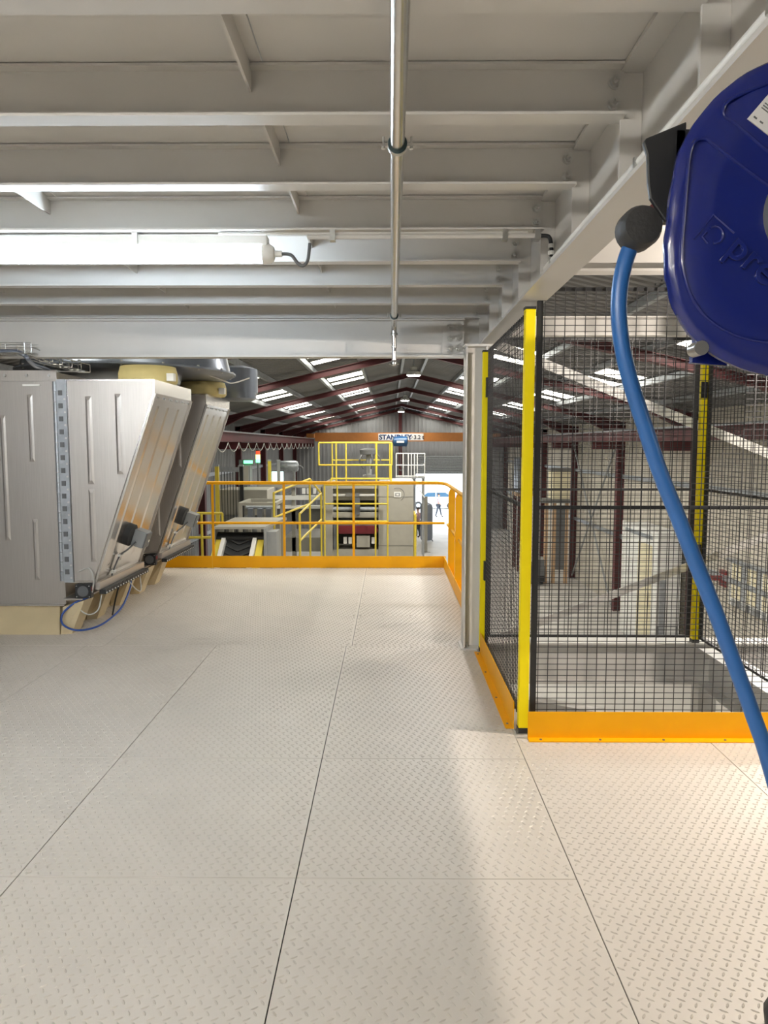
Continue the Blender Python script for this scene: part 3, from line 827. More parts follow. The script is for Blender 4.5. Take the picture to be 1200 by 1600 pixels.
# hinge between the cabinet and the first door
hg = thing('piano_hinge', (-2.68, 5.95, .41), 'tall steel hinge strip between the cabinet and the first chute door', 'hinge')
kn = MB().cyl((0, 0, 0), (0, 0, .078), .020, 12).mesh('hinge_knuckle', smooth=True); kn.materials.append(M['galv'])
for q in range(20):
    inst('hinge_knuckle', kn, (-2.70, 5.955, .42 + q * .0815), hg)
MB().box(-2.682, -2.605, 5.936, 5.945, .41, 2.065).build('hinge_leaf', M['galv'], hg)
sl = MB().box(-.016, .016, -.008, 0, -.020, .020).mesh('bolt'); sl.materials.append(M['grey'])
rv = MB().cyl((0, 0, 0), (0, -.006, 0), .008, 8).mesh('rivet'); rv.materials.append(M['zinc'])
for q in range(15):
    inst('bolt', sl, (-2.650, 5.936, .50 + q * .104), hg)
    inst('rivet', rv, (-2.618, 5.936, .45 + q * .104), hg)
# blue and white air lines under the doors
al = thing('air_tube', (-2.45, 6.1, .1), 'blue air tube looping down to the deck under the nearest chute door', 'tube')
MB().tube(spline([(-2.47, 5.93, .29), (-2.58, 5.90, .25), (-2.66, 5.84, .17), (-2.64, 5.80, .09), (-2.52, 5.80, .045), (-2.40, 5.95, .05), (-2.34, 6.25, .12), (-2.36, 6.55, .24), (-2.40, 6.7, .31)]), .0085, 8).build('tube', M['bluetube'], al, smooth=True)
MB().tube(spline([(-2.56, 5.93, .28), (-2.54, 5.89, .20), (-2.46, 5.88, .155), (-2.40, 5.92, .19), (-2.39, 5.97, .30)]), .0055, 6).build('white_line', M['white_cable'], al, smooth=True)
MB().tube(spline([(-2.37, 6.55, .31), (-2.33, 6.62, .22), (-2.34, 6.78, .18), (-2.37, 6.85, .31)]), .0055, 6).build('white_line', M['white_cable'], al, smooth=True)
MB().tube(spline([(-2.56, 5.943, .50), (-2.47, 5.925, .53), (-2.43, 5.92, .45), (-2.45, 5.93, .33)]), .006, 6).build('white_line', M['white_cable'], al, smooth=True)
MB().tube(spline([(-2.37, 6.3, .30), (-2.42, 6.35, .18), (-2.47, 6.4, .03)]), .008, 6).build('black_line', M['black'], al, smooth=True)
# overhead drum with feed collars
dr = thing('overhead_drum', (-2.6, 7.5, 2.16), 'large blue grey drum above the chute doors, cut by the end beam', 'drum')
MB().lathe([(.55, .06), (.98, .06), (1.05, .085), (1.05, .10), (1.0, .11), (.97, .25), (.97, .62), (.4, .7)], (-2.62, 7.45, 2.16), 'z', 48).build('drum_shell', M['bluegrey'], dr, smooth=True)
for a in range(18):
    an = a * math.pi / 9 + .1
    MB().cyl((-2.62 + 1.02 * math.cos(an), 7.45 + 1.02 * math.sin(an), 2.23), (-2.62 + 1.02 * math.cos(an), 7.45 + 1.02 * math.sin(an), 2.277), .012, 6).build('bolt', M['zinc'], dr)
for (cx, cy) in ((-2.12, 6.5), (-2.05, 8.12)):
    MB().lathe([(.235, 0), (.25, .02), (.25, .09), (.235, .15)], (cx, cy, 2.066), 'z', 32).build('feed_collar', M['collar'], dr, smooth=True)
    MB().box(cx + .21, cx + .27, cy - .17, cy - .10, 2.085, 2.15).build('collar_buckle', M['white'], dr)
MB().lathe([(.05, 0), (.22, 0), (.24, .02), (.24, .30), (.1, .34)], (-1.83, 8.9, 2.14), 'z', 28).build('side_drum', M['bluegrey'], dr, smooth=True)
MB().lathe([(.15, 0), (.20, .03), (.20, .10)], (-1.80, 8.85, 2.06), 'z', 20).build('side_cone', M['bluegrey'], dr, smooth=True)
MB().bar((-2.2, 8.3, 2.5), (-1.85, 8.8, 2.42), .08, .06).build('drum_bracket', M['bluegrey'], dr)
MB().tube(spline([(-1.9, 7.0, 2.27), (-1.72, 7.6, 2.20), (-1.74, 8.2, 2.22), (-1.65, 8.7, 2.32)]), .008, 6).build('cable', M['white_cable'], dr, smooth=True)
# wire tray and bent pipe on top of the big cabinet
wt = thing('wire_tray', (-3.3, 5.40, 2.19), 'wire cable tray hung in front of the end beam at the left edge', 'cable tray')
for (yy, zz) in ((5.34, 2.27), (5.34, 2.235), (5.34, 2.20), (5.39, 2.20), (5.44, 2.20), (5.44, 2.27)):
    MB().tube([(-4.2, yy, zz), (-2.58, yy, zz)], .0028, 6).build('tray_wire', M['zinc'], wt)
for q in range(9):
    x = -4.15 + q * .19
    MB().tube([(x, 5.34, 2.275), (x, 5.34, 2.197), (x, 5.44, 2.197), (x, 5.44, 2.275)], .003, 6).build('tray_hoop', M['zinc'], wt)
for x in (-4.0, -2.9):
    MB().box(x - .01, x + .01, 5.43, 5.572, 2.190, 2.196).build('tray_bracket', M['zinc'], wt)
w2 = thing('wire_tray', (-2.6, 5.7, 2.1), 'short wire cable tray sloping down onto the big stainless cabinet', 'cable tray')
for (o1, zz) in ((-.05, .06), (-.05, 0), (0, 0), (.05, 0), (.05, .06)):
    MB().tube([(-2.70 + o1, 5.46, 2.20 + zz), (-2.64 + o1, 5.75, 2.165 + zz), (-2.56 + o1, 6.2, 2.145 + zz)], .003, 6).build('tray_wire', M['zinc'], w2)
for q in range(7):
    t_ = q / 6
    x = -2.70 + .14 * t_; y = 5.48 + .72 * t_; z = 2.20 - .053 * t_
    MB().tube([(x - .05, y, z + .06), (x - .05, y, z - .003), (x + .05, y, z - .003), (x + .05, y, z + .06)], .0032, 6).build('tray_hoop', M['zinc'], w2)
MB().box(-2.78, -2.72, 6.05, 6.11, 2.126, 2.152).box(-2.76, -2.50, 6.07, 6.09, 2.134, 2.144).build('tray_foot', M['zinc'], w2)
bpipe = MB().tube(spline([(-4.2, 5.40, 2.218), (-2.85, 5.40, 2.218), (-2.72, 5.40, 2.214), (-2.665, 5.41, 2.19), (-2.65, 5.43, 2.165), (-2.74, 5.7, 2.150), (-2.82, 6.02, 2.160), (-2.82, 6.2, 2.143)]), .016, 10)
tag(bpipe.build('cable_pipe', M['bluegrey'], smooth=True), 'blue grey pipe lying in the wire tray at the left edge', 'pipe')

# ------------------------------------------------------------------ hose reel
RCX, RCZ, RY = .557, 1.842, 1.0
tab = [(0, 222), (25, 232), (60, 236), (105, 236), (115, 234), (127, 230), (140, 226), (153, 222), (166, 214), (180, 213), (194, 223), (204, 232), (215, 242), (226, 247), (236, 248), (245, 246), (256, 244), (285, 244), (315, 240), (340, 228), (360, 222)]
def rr(a):
    a %= 360
    for (a0, r0), (a1, r1) in zip(tab, tab[1:]):
        if a0 <= a <= a1:
            t = (a - a0) / (a1 - a0); t = t * t * (3 - 2 * t)
            return (r0 + (r1 - r0) * t) / 1145
    return .2
NA = 96
def ring(off, y):
    return [(RCX + (rr(360 * k / NA) - off) * math.cos(2 * math.pi * k / NA), y, RCZ + (rr(360 * k / NA) - off) * math.sin(2 * math.pi * k / NA)) for k in range(NA)]
def reel_shell(rings):
    mb = MB(); vs = []; fs = []
    for off, y in rings: vs += ring(off, y)
    for i in range(len(rings) - 1):
        fs += [(i * NA + k, i * NA + (k + 1) % NA, (i + 1) * NA + (k + 1) % NA, (i + 1) * NA + k) for k in range(NA)]
    fs += [tuple(range(NA)), tuple(range((len(rings) - 1) * NA, len(rings) * NA))[::-1]]
    mb._add(vs, fs)
    return mb
hr = thing('hose_reel', (RCX, 1.08, RCZ), 'blue enclosed hose reel hung from the girder', 'hose reel')
reel_shell([(.06, RY), (.026, RY), (.021, RY + .003), (.012, RY + .003), (.004, RY + .006), (0, RY + .011), (0, RY + .018), (.004, RY + .022)]).build('front_cover', M['blue'], hr, smooth=True)
reel_shell([(.040, RY + .022), (.040, RY + .085), (.046, RY + .10)]).build('rear_cover', M['blue'], hr, smooth=True)
def F(px, py, dy=0.0):   # point on the front cover
    return (RCX + (px - 1258) * .000873, RY + dy, RCZ - (py - 335) * .000873 * .935)
def ridge(pts, r=.0024):
    MB().tube(spline([F(*p) for p in pts], 6), r, 8).build('pressed_ridge', M['blue'], hr, smooth=True)
ridge([(1190, 292), (1105, 228), (1090, 218), (1076, 222), (1069, 240), (1066, 280), (1064, 330), (1062, 390), (1066, 425), (1080, 465), (1103, 497), (1135, 520), (1170, 533), (1210, 538), (1260, 536)])
ridge([(1200, 250), (1135, 195), (1119, 184), (1117, 170), (1128, 157), (1160, 142), (1200, 128), (1250, 120)])
MB().lathe([(.066, 0), (.066, -.012), (.058, -.020), (.030, -.022)], (RCX, RY, RCZ), 'y', 36).build('hub', M['grey'], hr, smooth=True)
st = MB()
c0, c1, c2_, c3 = F(1152, 188, -.0012), F(1190, 140, -.0012), F(1275, 205, -.0012), F(1237, 254, -.0012)
b_ = [(p[0], RY + .0002, p[2]) for p in (c0, c1, c2_, c3)]
st.hexa(b_ + [c0, c1, c2_, c3])
stk = st.build('rating_label', M['paper'], hr, label='white rating label')
ex = Vector((c3[0] - c0[0], 0, c3[2] - c0[2])).normalized(); ey = Vector((c1[0] - c0[0], 0, c1[2] - c0[2])).normalized()
ey = (ey - ex * ey.dot(ex)).normalized()
def LP(u, v): return Vector(c0) + ex * u + ey * v + Vector((0, -.0006, 0))
def lrect(u0, u1, v0, v1, name, m):
    a, b, c, d = LP(u0, v0), LP(u1, v0), LP(u1, v1), LP(u0, v1)
    w = Vector((0, .0005, 0))
    MB().hexa([a + w, b + w, c + w, d + w, a, b, c, d]).build(name, m, stk)
lrect(.006, .015, .038, .047, 'printed_mark', M['ink'])
lrect(.017, .045, .039, .046, 'printed_mark', M['ink'])
for q in range(3):
    lrect(.006, .040 - q * .004, .028 - q * .0035, .0292 - q * .0035, 'printed_line', M['grey'])
lrect(.005, .010, .006, .008, 'printed_line', M['grey']); lrect(.015, .020, .006, .008, 'printed_line', M['grey'])
# embossed wordmark
ang = math.radians(-39)
xd = Vector((math.cos(ang), 0, math.sin(ang))); yd = Vector((-math.sin(ang), 0, math.cos(ang)))
put_text('prev', .053, M['blue'], hr, Vector(F(1125, 394, -.0008)), xd, yd, .003, 'embossed_letters', .0006)
o = Vector(F(1079, 374, 0))
lg = MB()
def W(u, v, h=0): return o + xd * u + yd * v + Vector((0, -h, 0))
lg.tube([W(0, 0), W(0, .040), W(.036, .040)], .0022, 6)
arc = [W(.018 + .011 * math.cos(t), .022 + .011 * math.sin(t)) for t in [math.radians(v) for v in range(-60, 171, 15)]]
lg.tube(arc, .002, 6); lg.tube([W(.007, .018), W(.007, .010), W(.018, .008)], .002, 6)
lg.build('embossed_emblem', M['blue'], hr, smooth=True)
# bracket, outlet guide, corner bolt, hose
MB().prism([(.41, 1.985), (.355, 1.963), (.351, 1.957), (.357, 1.940), (.359, 1.904), (.363, 1.882), (.385, 1.852), (.41, 1.845)], 'y', 1.060, 1.068).box(.395, .44, 1.06, 1.11, 1.86, 1.975).build('outlet_bracket', M['black'], hr, bevel=.002)
MB().box(RCX - .03, RCX + .16, 1.101, 1.16, 1.75, 1.95).box(RCX + .10, RCX + .20, 1.115, 1.155, 1.95, 2.268).build('mounting_bracket', M['black'], hr)
MB().lathe([(.008, -.02), (.026, -.018), (.030, -.006), (.030, .02), (.022, .032), (.008, .034)], (.358, 1.085, 1.849), 'y', 24).build('outlet_roller', M['rubber'], hr, smooth=True)
MB().cyl(F(1100, 546, .004), F(1100, 546, .030), .0098, 16).build('corner_bolt', M['zinc'], hr, smooth=True)
MB().bar(F(1105, 535, .045), F(1160, 540, .045), .012, .05).build('corner_lug', M['blue'], hr)
hp = [(.354, 1.1, 1.837), (.344, 1.1, 1.809), (.337, 1.1, 1.773), (.336, 1.1, 1.732), (.343, 1.1, 1.681), (.357, 1.1, 1.63), (.377, 1.1, 1.573), (.403, 1.1, 1.502), (.432, 1.1, 1.435), (.463, 1.1, 1.362), (.495, 1.1, 1.288), (.525, 1.1, 1.213), (.555, 1.1, 1.138), (.589, 1.1, 1.046), (.64, 1.11, .88), (.71, 1.13, .58), (.80, 1.16, .25), (.90, 1.2, .08), (1.05, 1.3, .015), (1.4, 1.45, .015)]
MB().tube(spline(hp, 6), .0118, 14).build('hose', M['hose'], hr, smooth=True)
tb = thing('tool_bag', (1.07, 1.78, 0), 'small black bag cut off in the bottom right corner', 'bag')
MB().lathe([(.06, .001), (.085, .01), (.09, .05), (.07, .09), (.03, .11)], (1.075, 1.79, 0), 'z', 20).build('bag_body', M['rubber'], tb, smooth=True)
MB().tube(spline([(1.03, 1.79, .09), (1.04, 1.79, .16), (1.11, 1.79, .16), (1.12, 1.79, .09)]), .008, 8).build('handle', M['black'], tb, smooth=True)

# ------------------------------------------------------------------ hall contents
def rod_frame(name, loc, label, cat, segs, m, r, part='tube', group=None):
    t = thing(name, loc, label, cat, group)
    for a, b in segs:
        MB().cyl(a, b, r, 8).build(part, m, t)
    return t
# crane
for s, x, lab in ((-1, -4.75, 'dark red crane rail beam along the left wall'), (1, 6.35, 'dark red crane rail beam along the right wall')):
    rl = thing('crane_rail', (x, 20, 1.63), lab, 'crane rail')
    mb = MB(); ibeam_y(mb, -5, 45.9, x, 1.63, 1.90, .2, .014, .01); mb.build('rail_beam', M['red'], rl)
    MB().box(x - .03, x + .03, -5, 45.9, 1.90, 1.95).build('running_rail', M['galv'], rl)
    xc = XL + .26 if s < 0 else XR - .26
    for y in FY[:-1]:
        MB().box(min(x, xc), max(x, xc), y - .08, y + .08, 1.40, 1.628).build('corbel', M['red'], rl)
    if s < 0:
        pts = []
        y = 12.0
        while y < 45:
            n = 6
            for q in range(n):
                tq = q / n
                pts.append((x + .13, y + 1.5 * tq, 1.60 - .26 * 4 * tq * (1 - tq)))
            y += 1.5
        MB().tube(pts, .012, 5).build('festoon_cable', M['white_cable'], rl)
cr = thing('crane_bridge', (.8, 44, 1.95), 'orange overhead crane girder across the far gable', 'crane')
MB().box(-4.45, 6.05, 43.8, 44.15, 1.74, 2.26).build('girder', M['crane'], cr)
for x in (-4.75, 6.35):
    MB().box(x - .14, x + .30 if x < 0 else x + .14, 43.2, 44.8, 1.955, 2.2).build('end_carriage', M['crane'], cr)
sg = MB().box(-.68, 2.0, 43.775, 43.80, 1.80, 2.20).build('sign_board', M['white'], cr, label='white name board')
put_text('STANDLEY', .40, M['navy'], sg, (-.63, 43.772, 1.855), (1, 0, 0), (0, 0, 1), .004, bevel=.014)
put_text('3.2 t', .34, M['ink'], sg, (1.42, 43.772, 1.875), (1, 0, 0), (0, 0, 1), .004, bevel=.008)
MB().tube([(1.24, 43.77, 1.88), (1.36, 43.77, 2.0), (1.24, 43.77, 2.12), (1.12, 43.77, 2.0)], .018, 6, closed=True).build('diamond_emblem', M['ink'], sg)
ho = thing('chain_hoist', (.62, 43.6, 1.5), 'blue chain hoist hanging before the name board', 'hoist')
MB().lathe([(.12, -.45), (.28, -.38), (.30, .38), (.12, .45)], (.62, 43.40, 1.74), 'x', 20).build('hoist_body', M['hoist'], ho, smooth=True)
MB().box(.45, .79, 43.30, 43.79, 1.96, 2.06).box(.54, .70, 43.70, 43.79, 1.70, 2.0).build('trolley', M['hoist'], ho)
MB().box(.40, .84, 43.08, 43.11, 1.66, 1.78).build('hoist_badge', M['white'], ho)
MB().cyl((.62, 43.40, 1.45), (.62, 43.40, .3), .03, 8).build('chain', M['grey'], ho)
MB().tube(spline([(.62, 43.40, .3), (.72, 43.40, .2), (.70, 43.40, .05), (.58, 43.40, .05), (.55, 43.40, .14)]), .03, 8).build('hook', M['grey'], ho, smooth=True)

# big press machine
pm = thing('press_machine', (-.58, 22.4, G), 'large beige grey press with an open front beyond the guard rail', 'machine')
Y0 = 22.0
MB().box(-.34, .72, Y0, 24.2, G, .44).build('right_housing', M['machine'], pm, bevel=.02)
for z in (-.02, -.75, -1.5):
    MB().box(-.335, .715, Y0 - .006, Y0, z - .006, z + .006).build('panel_joint', M['machinedark'], pm)
MB().box(-2.02, -1.72, Y0, 24.2, G, .40).build('left_housing', M['machine'], pm, bevel=.02)
MB().box(-1.72, -.34, Y0 + .35, 24.0, -.15, .36).build('top_beam', M['machine'], pm)
MB().box(-1.72, -.34, Y0 + .1, Y0 + .35, .22, .38).build('top_cover', M['machine'], pm)
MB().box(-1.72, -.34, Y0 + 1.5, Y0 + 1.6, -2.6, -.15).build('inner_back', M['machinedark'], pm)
MB().box(-1.72, -.34, Y0 + .02, 24.0, G, -1.62).build('bed', M['machine'], pm)
MB().cyl((-1.72, Y0 + .25, .02), (-.34, Y0 + .25, .02), .05, 10).build('guide_bar', M['white'], pm)
MB().cyl((-1.72, Y0 + .25, -.40), (-.34, Y0 + .25, -.40), .06, 10).build('guide_bar', M['galv'], pm)
MB().box(-1.72, -.34, Y0 + .12, Y0 + .30, -.66, -.50).build('cross_tie', M['machine'], pm)
MB().box(-1.72, -.34, Y0 + .12, Y0 + .30, -.90, -.74).build('cross_tie', M['machinedark'], pm)
MB().prism([(-1.60, -1.14), (-.42, -1.14), (-.34, -1.04), (-.42, -.90), (-1.60, -.90)], 'y', Y0 - .02, Y0 + .6).build('press_beam', M['darkred'], pm)
MB().box(-1.70, -1.60, Y0 - .01, Y0 + .5, -1.62, -.86).build('beam_guide', M['grey'], pm)
MB().box(-1.0, -.60, Y0 - .01, Y0 + .2, -1.55, -1.20).build('control_tray', M['machine'], pm)
for x in (-1.35, -1.20, -.50):
    MB().box(x - .05, x + .05, Y0 + .05, Y0 + .15, -1.45, -1.25).build('clamp_block', M['white'], pm)
MB().box(-1.32, -.92 + .0, Y0 + .05, Y0 + .2, -.02, .08).build('valve_block', M['machinedark'], pm)
MB().box(-1.05, -.90, Y0 - .04, Y0 + .15, -.55, -.05).build('cylinder_block', M['grey'], pm)
eg = MB().box(.13, .34, Y0 - .02, Y0, -.03, .13).build('emblem_plate', M['white'], pm)
MB().box(.16, .31, Y0 - .026, Y0 - .02, .00, .10).build('emblem_field', M['midgrey'], eg)
MB().box(.20, .27, Y0 - .03, Y0 - .026, .025, .075).build('emblem_core', M['white'], eg)
MB().tube([(.235 + .20 * math.cos(t), Y0 - .003, .05 + .20 * math.sin(t)) for t in [math.radians(v) for v in range(-60, 121, 15)]], .008, 6).build('emblem_arc', M['grey'], eg)
# yellow frames on and before the press
def rect_segs(x0, x1, y, z0, z1, extra=()):
    s = [((x0, y, z0), (x1, y, z0)), ((x0, y, z1), (x1, y, z1)), ((x0, y, z0), (x0, y, z1)), ((x1, y, z0), (x1, y, z1))]
    return s + list(extra)
t = rod_frame('platform_railing', (-1.0, 21.9, .4), 'yellow tube railing standing high on top of the press', 'railing',
    rect_segs(-2.14, .06, 22.15, .93, 1.60, [((x, 22.15, .38), (x, 22.15, 1.60)) for x in (-1.62, -1.32, -.40)] + [((.04, 22.15, .44), (.04, 22.15, .93)), ((-1.78, 22.15, .52), (-.02, 22.15, .52)), ((-1.78, 22.15, .40), (-1.78, 22.15, .52))]), M['paleyellow'], .025)
t = rod_frame('platform_railing', (-1.0, 23.6, .4), 'inner yellow tube railing behind the one on top of the press', 'railing',
    rect_segs(-1.85, .0, 23.6, 1.05, 1.62, [((-1.85, 23.6, .40), (-1.85, 23.6, 1.05)), ((0, 23.6, .44), (0, 23.6, 1.05)), ((-.45, 23.6, .38), (-.45, 23.6, 1.62))]), M['paleyellow'], .023)
t = rod_frame('machine_guard', (-1.0, 21.6, G), 'yellow guard frame standing before the press opening', 'guard',
    [((x, 21.6, G), (x, 21.6, .38)) for x in (-1.93, -1.55, -.42, -.06)] + [((-1.93, 21.6, z), (-.06, 21.6, z)) for z in (.36, -.20, -.72)], M['paleyellow'], .025)
t = rod_frame('machine_guard', (.72, 21.5, G), 'yellow post at the right corner of the press', 'guard', [((.76, 21.6, G), (.76, 21.6, -.55)), ((.76, 22.9, G), (.76, 22.9, -.55)), ((.76, 21.6, -.55), (.76, 22.9, -.55))], M['paleyellow'], .035)
# robot head between the railings
rb = thing('gripper_head', (-.65, 23.0, .45), 'grey gripper head of pipes above the press', 'machine head')
MB().box(-.85, -.45, 22.8, 23.2, .45, .60).build('foot', M['machinedark'], rb)
MB().cyl((-.65, 23, .6), (-.65, 23, 1.25), .09, 12).build('mast', M['midgrey'], rb)
MB().lathe([(.10, 0), (.28, .03), (.30, .16), (.12, .22)], (-.65, 23, 1.22), 'z', 18).build('head', M['grey'], rb, smooth=True)
for a in range(5):
    an = a * 1.26
    MB().tube(spline([(-.65 + .25 * math.cos(an), 23 + .25 * math.sin(an), 1.25), (-.65 + .36 * math.cos(an), 23 + .36 * math.sin(an), 1.05), (-.65 + .22 * math.cos(an), 23 + .22 * math.sin(an), .8)]), .025, 6).build('hose', M['grey'], rb, smooth=True)
# white cage platform near the gable
segs = []
for z in (.10, .60, 1.14):
    segs += [((.30, 34, z), (1.62, 34, z)), ((1.62, 34, z), (1.62, 35.2, z))]
for x in (.30, .62, .86, 1.0, 1.14, 1.28, 1.62):
    segs.append(((x, 34, .05), (x, 34, 1.14)))
wc = rod_frame('access_platform', (.9, 34, G), 'white caged access platform before the roller door', 'platform', segs, M['white'], .022, 'rail')
MB().box(.28, 1.64, 33.95, 35.25, -.02, .05).build('platform_floor', M['midgrey'], wc)
for (x, y) in ((.34, 34.05), (1.58, 34.05), (.34, 35.15), (1.58, 35.15)):
    MB().box(x - .04, x + .04, y - .04, y + .04, G, -.02).build('leg', M['midgrey'], wc)
MB().bar((1.0, 33.9, .0), (1.62, 33.9, -.9), .05, .05).build('brace', M['white'], wc)
# long conveyor line left of the press
lc = thing('transfer_line', (-3.0, 24, G), 'low pale transfer line running into the press from the left', 'conveyor')
MB().box(-4.2, -2.05, 23.4, 23.9, -.22, -.10).build('upper_beam', M['white'], lc)
MB().box(-4.2, -2.05, 23.4, 23.9, -.50, -.42).build('lower_beam', M['white'], lc)
MB().box(-4.2, -2.05, 23.5, 24.2, -.95, -.50).build('side_panel', M['machinedark'], lc)
MB().box(-4.2, -2.05, 23.5, 24.2, -1.9, -1.45).build('side_panel', M['machine'], lc)
MB().box(-4.2, -2.05, 23.4, 23.9, .18, .34).build('top_cover', M['machine'], lc)
for x in (-4.2, -3.1, -2.15):
    MB().box(x - .06, x + .06, 23.5, 23.8, G, .34).build('leg', M['machine'], lc)
for x in (-2.75, -2.6, -2.4, -2.25):
    MB().box(x - .05, x + .05, 23.35, 23.45, -.02, .16).build('signal_block', M['white'], lc)
# chevron belt conveyor
cv = thing('incline_conveyor', (-2.6, 12.6, G), 'incline conveyor with black chevron belt and pale hood', 'conveyor')
A, B = Vector((-2.60, 12.6, -.12)), Vector((-2.68, 11.0, -1.55))
d = (B - A).normalized(); sd = Vector((1, 0, 0)); nn = sd.cross(d).normalized()
if nn.z < 0: nn = -nn
Lb = (B - A).length
def CP(s, w, h): return A + d * s + sd * w + nn * h
MB().obox(CP(Lb / 2, 0, -.03), d, sd, nn, Lb / 2, .23, .02).build('belt', M['belt'], cv)
for q in range(14):
    s0 = .08 + q * .15
    for w in (-1, 1):
        a, b = CP(s0, 0, 0), CP(s0 - .12, w * .21, 0)
        MB().bar(a, b, .03, .024, nn).build('chevron_cleat', M['rubber'], cv)
for w, m in ((-.27, M['white']), (.27, M['white'])):
    MB().obox(CP(Lb / 2, w, .02), d, sd, nn, Lb / 2, .035, .06).build('side_rail', m, cv)
    MB().obox(CP(Lb / 2, w + (.10 if w > 0 else -.10), -.02), d, sd, nn, Lb / 2, .055, .05).build('yellow_guard', M['paleyellow'], cv)
MB().cyl((-3.0, 12.72, -.10), (-2.18, 12.72, -.10), .12, 20).build('head_roller', M['belt'], cv, smooth=True)
MB().hexa([(-3.02, 12.45, .10), (-2.14, 12.45, .10), (-1.98, 14.0, .10), (-2.98, 14.0, .10), (-3.02, 12.45, .14), (-2.14, 12.45, .14), (-1.98, 14.0, .15), (-2.98, 14.0, .15)]).build('hood', M['machine'], cv)
MB().box(-3.05, -3.01, 12.4, 13.2, -.35, .12).box(-2.15, -2.11, 12.4, 13.2, -.35, .12).build('side_plate', M['midgrey'], cv)
for x in (-3.03, -2.13):
    MB().box(x - .04, x + .04, 12.8, 12.9, G, -.35).box(x - .04, x + .04, 13.85, 13.95, G, .10).build('leg', M['machine'], cv)
MB().box(-2.11, -1.95, 12.5, 12.9, -.55, .05).build('drive_motor', M['midgrey'], cv)
# grey table frames and block behind it
tf = thing('roller_table', (-3.0, 17, G), 'pale frame table behind the incline conveyor', 'table')
for (x, y) in ((-3.38, 16.5), (-2.60, 16.5), (-3.38, 17.6), (-2.60, 17.6)):
    MB().box(x - .04, x + .04, y - .04, y + .04, G, .17).build('leg', M['machine'], tf)
for y in (16.5, 17.6):
    MB().box(-3.42, -2.56, y - .04, y + .04, .17, .24).build('top_rail', M['machine'], tf)
for x in (-3.38, -2.60):
    MB().box(x - .04, x + .04, 16.54, 17.56, .17, .24).build('side_rail', M['machine'], tf)
MB().box(-3.34, -2.64, 16.6, 17.5, -.35, -.22).build('shelf', M['machinedark'], tf)
for x in (-3.2, -2.98, -2.78):
    MB().box(x - .06, x + .06, 16.7, 16.95, -.22, .08).build('valve', M['bluegrey'], tf)
MB().cyl((-3.34, 16.9, .10), (-2.64, 16.9, .10), .04, 10).build('roller', M['galv'], tf)
bk = thing('machine_block', (-4.0, 20.5, G), 'beige machine block under the signal tower', 'machine')
MB().box(-4.75, -3.4, 20.3, 21.6, -.42, .30).build('upper_block', M['machine'], bk, bevel=.02)
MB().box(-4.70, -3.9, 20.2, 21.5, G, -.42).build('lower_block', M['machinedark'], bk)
MB().box(-4.30, -3.9, 20.18, 20.3, -.75, -.40).build('control_panel', M['midgrey'], bk)
MB().cyl((-3.85, 20.3, -.15), (-3.85, 20.15, -.15), .12, 14).build('motor', M['grey'], bk)
for x in (-3.7, -3.5):
    MB().box(x - .05, x + .05, 20.6, 21.2, G, -.42).build('leg', M['machine'], bk)
# signal posts, cabinet, tower
ct = thing('control_cabinet', (-4.75, 24, G), 'grey control cabinet on a stand beside the signal tower', 'cabinet')
MB().box(-4.97, -4.56, 23.95, 24.3, .20, .87).build('body', M['midgrey'], ct, bevel=.01)
MB().box(-4.955, -4.62, 23.935, 23.95, .22, .85).build('door', M['machine'], ct)
MB().box(-4.85, -4.68, 24.0, 24.25, G, .20).build('stand', M['midgrey'], ct)
sgp = thing('signal_tower', (-4.31, 24, G), 'signal tower glowing amber and green above the machines', 'signal light')
MB().cyl((-4.31, 24, G), (-4.31, 24, .96), .035, 8).build('pole', M['grey'], sgp)
MB().cyl((-4.31, 24, .96), (-4.31, 24, 1.08), .07, 14).build('green_segment', M['green_lit'], sgp)
MB().cyl((-4.31, 24, 1.08), (-4.31, 24, 1.22), .07, 14).build('amber_segment', M['amber_lit'], sgp)
MB().cyl((-4.31, 24, 1.22), (-4.31, 24, 1.34), .07, 14).build('red_segment', M['red_lit'], sgp)
MB().cyl((-4.31, 24, 1.34), (-4.31, 24, 1.38), .06, 14).build('cap', M['black'], sgp)
lb = thing('light_bar', (-4.7, 24, .9), 'green lit bar above the grey control cabinet', 'signal light')
MB().box(-4.95, -4.50, 24.05, 24.2, .875, .93).build('housing', M['grey'], lb)
MB().box(-4.78, -4.50, 23.99, 24.05, .93, 1.03).build('green_lens', M['green_lit'], lb)
MB().box(-4.95, -4.50, 24.05, 24.2, .93, 1.05).build('hood', M['grey'], lb)
for (px_, y, zt, m, lab) in ((-4.72, 20.0, .95, 'paleyellow', 'yellow light curtain post left of the conveyor'), (-4.05, 20.0, .95, 'black', 'black light curtain post left of the conveyor'), (-4.00, 24.4, 1.0, 'paleyellow', 'yellow post right beside the signal tower'), (-3.70, 24.4, 1.0, 'midgrey', 'grey post right of the signal tower')):
    lp = thing('light_curtain_post', (px_, y, G), lab, 'post')
    MB().box(px_ - .05, px_ + .05, y - .04, y + .04, G + .02, zt).build('post', M[m], lp)
    MB().box(px_ - .06, px_ + .06, y - .12, y + .12, G, G + .02).build('foot', M['black'], lp)
    MB().box(px_ - .055, px_ + .055, y - .045, y + .045, zt, zt + .05).build('cap', M['galv'], lp)
mf = thing('mesh_bay', (-4.38, 20.0, G), 'dark mesh bay between the two light curtain posts', 'fence panel')
MB().box(-4.655, -4.115, 20.0, 20.02, .80, .93).build('top_plate', M['galv'], mf)
for q in range(7):
    x = -4.6 + q * .078
    MB().box(x - .008, x + .008, 20.0, 20.016, G, .80).build('bar', M['black'], mf)
dk = thing('air_receiver', (-3.6, 26, G), 'short horizontal grey tank above the bright screen', 'tank')
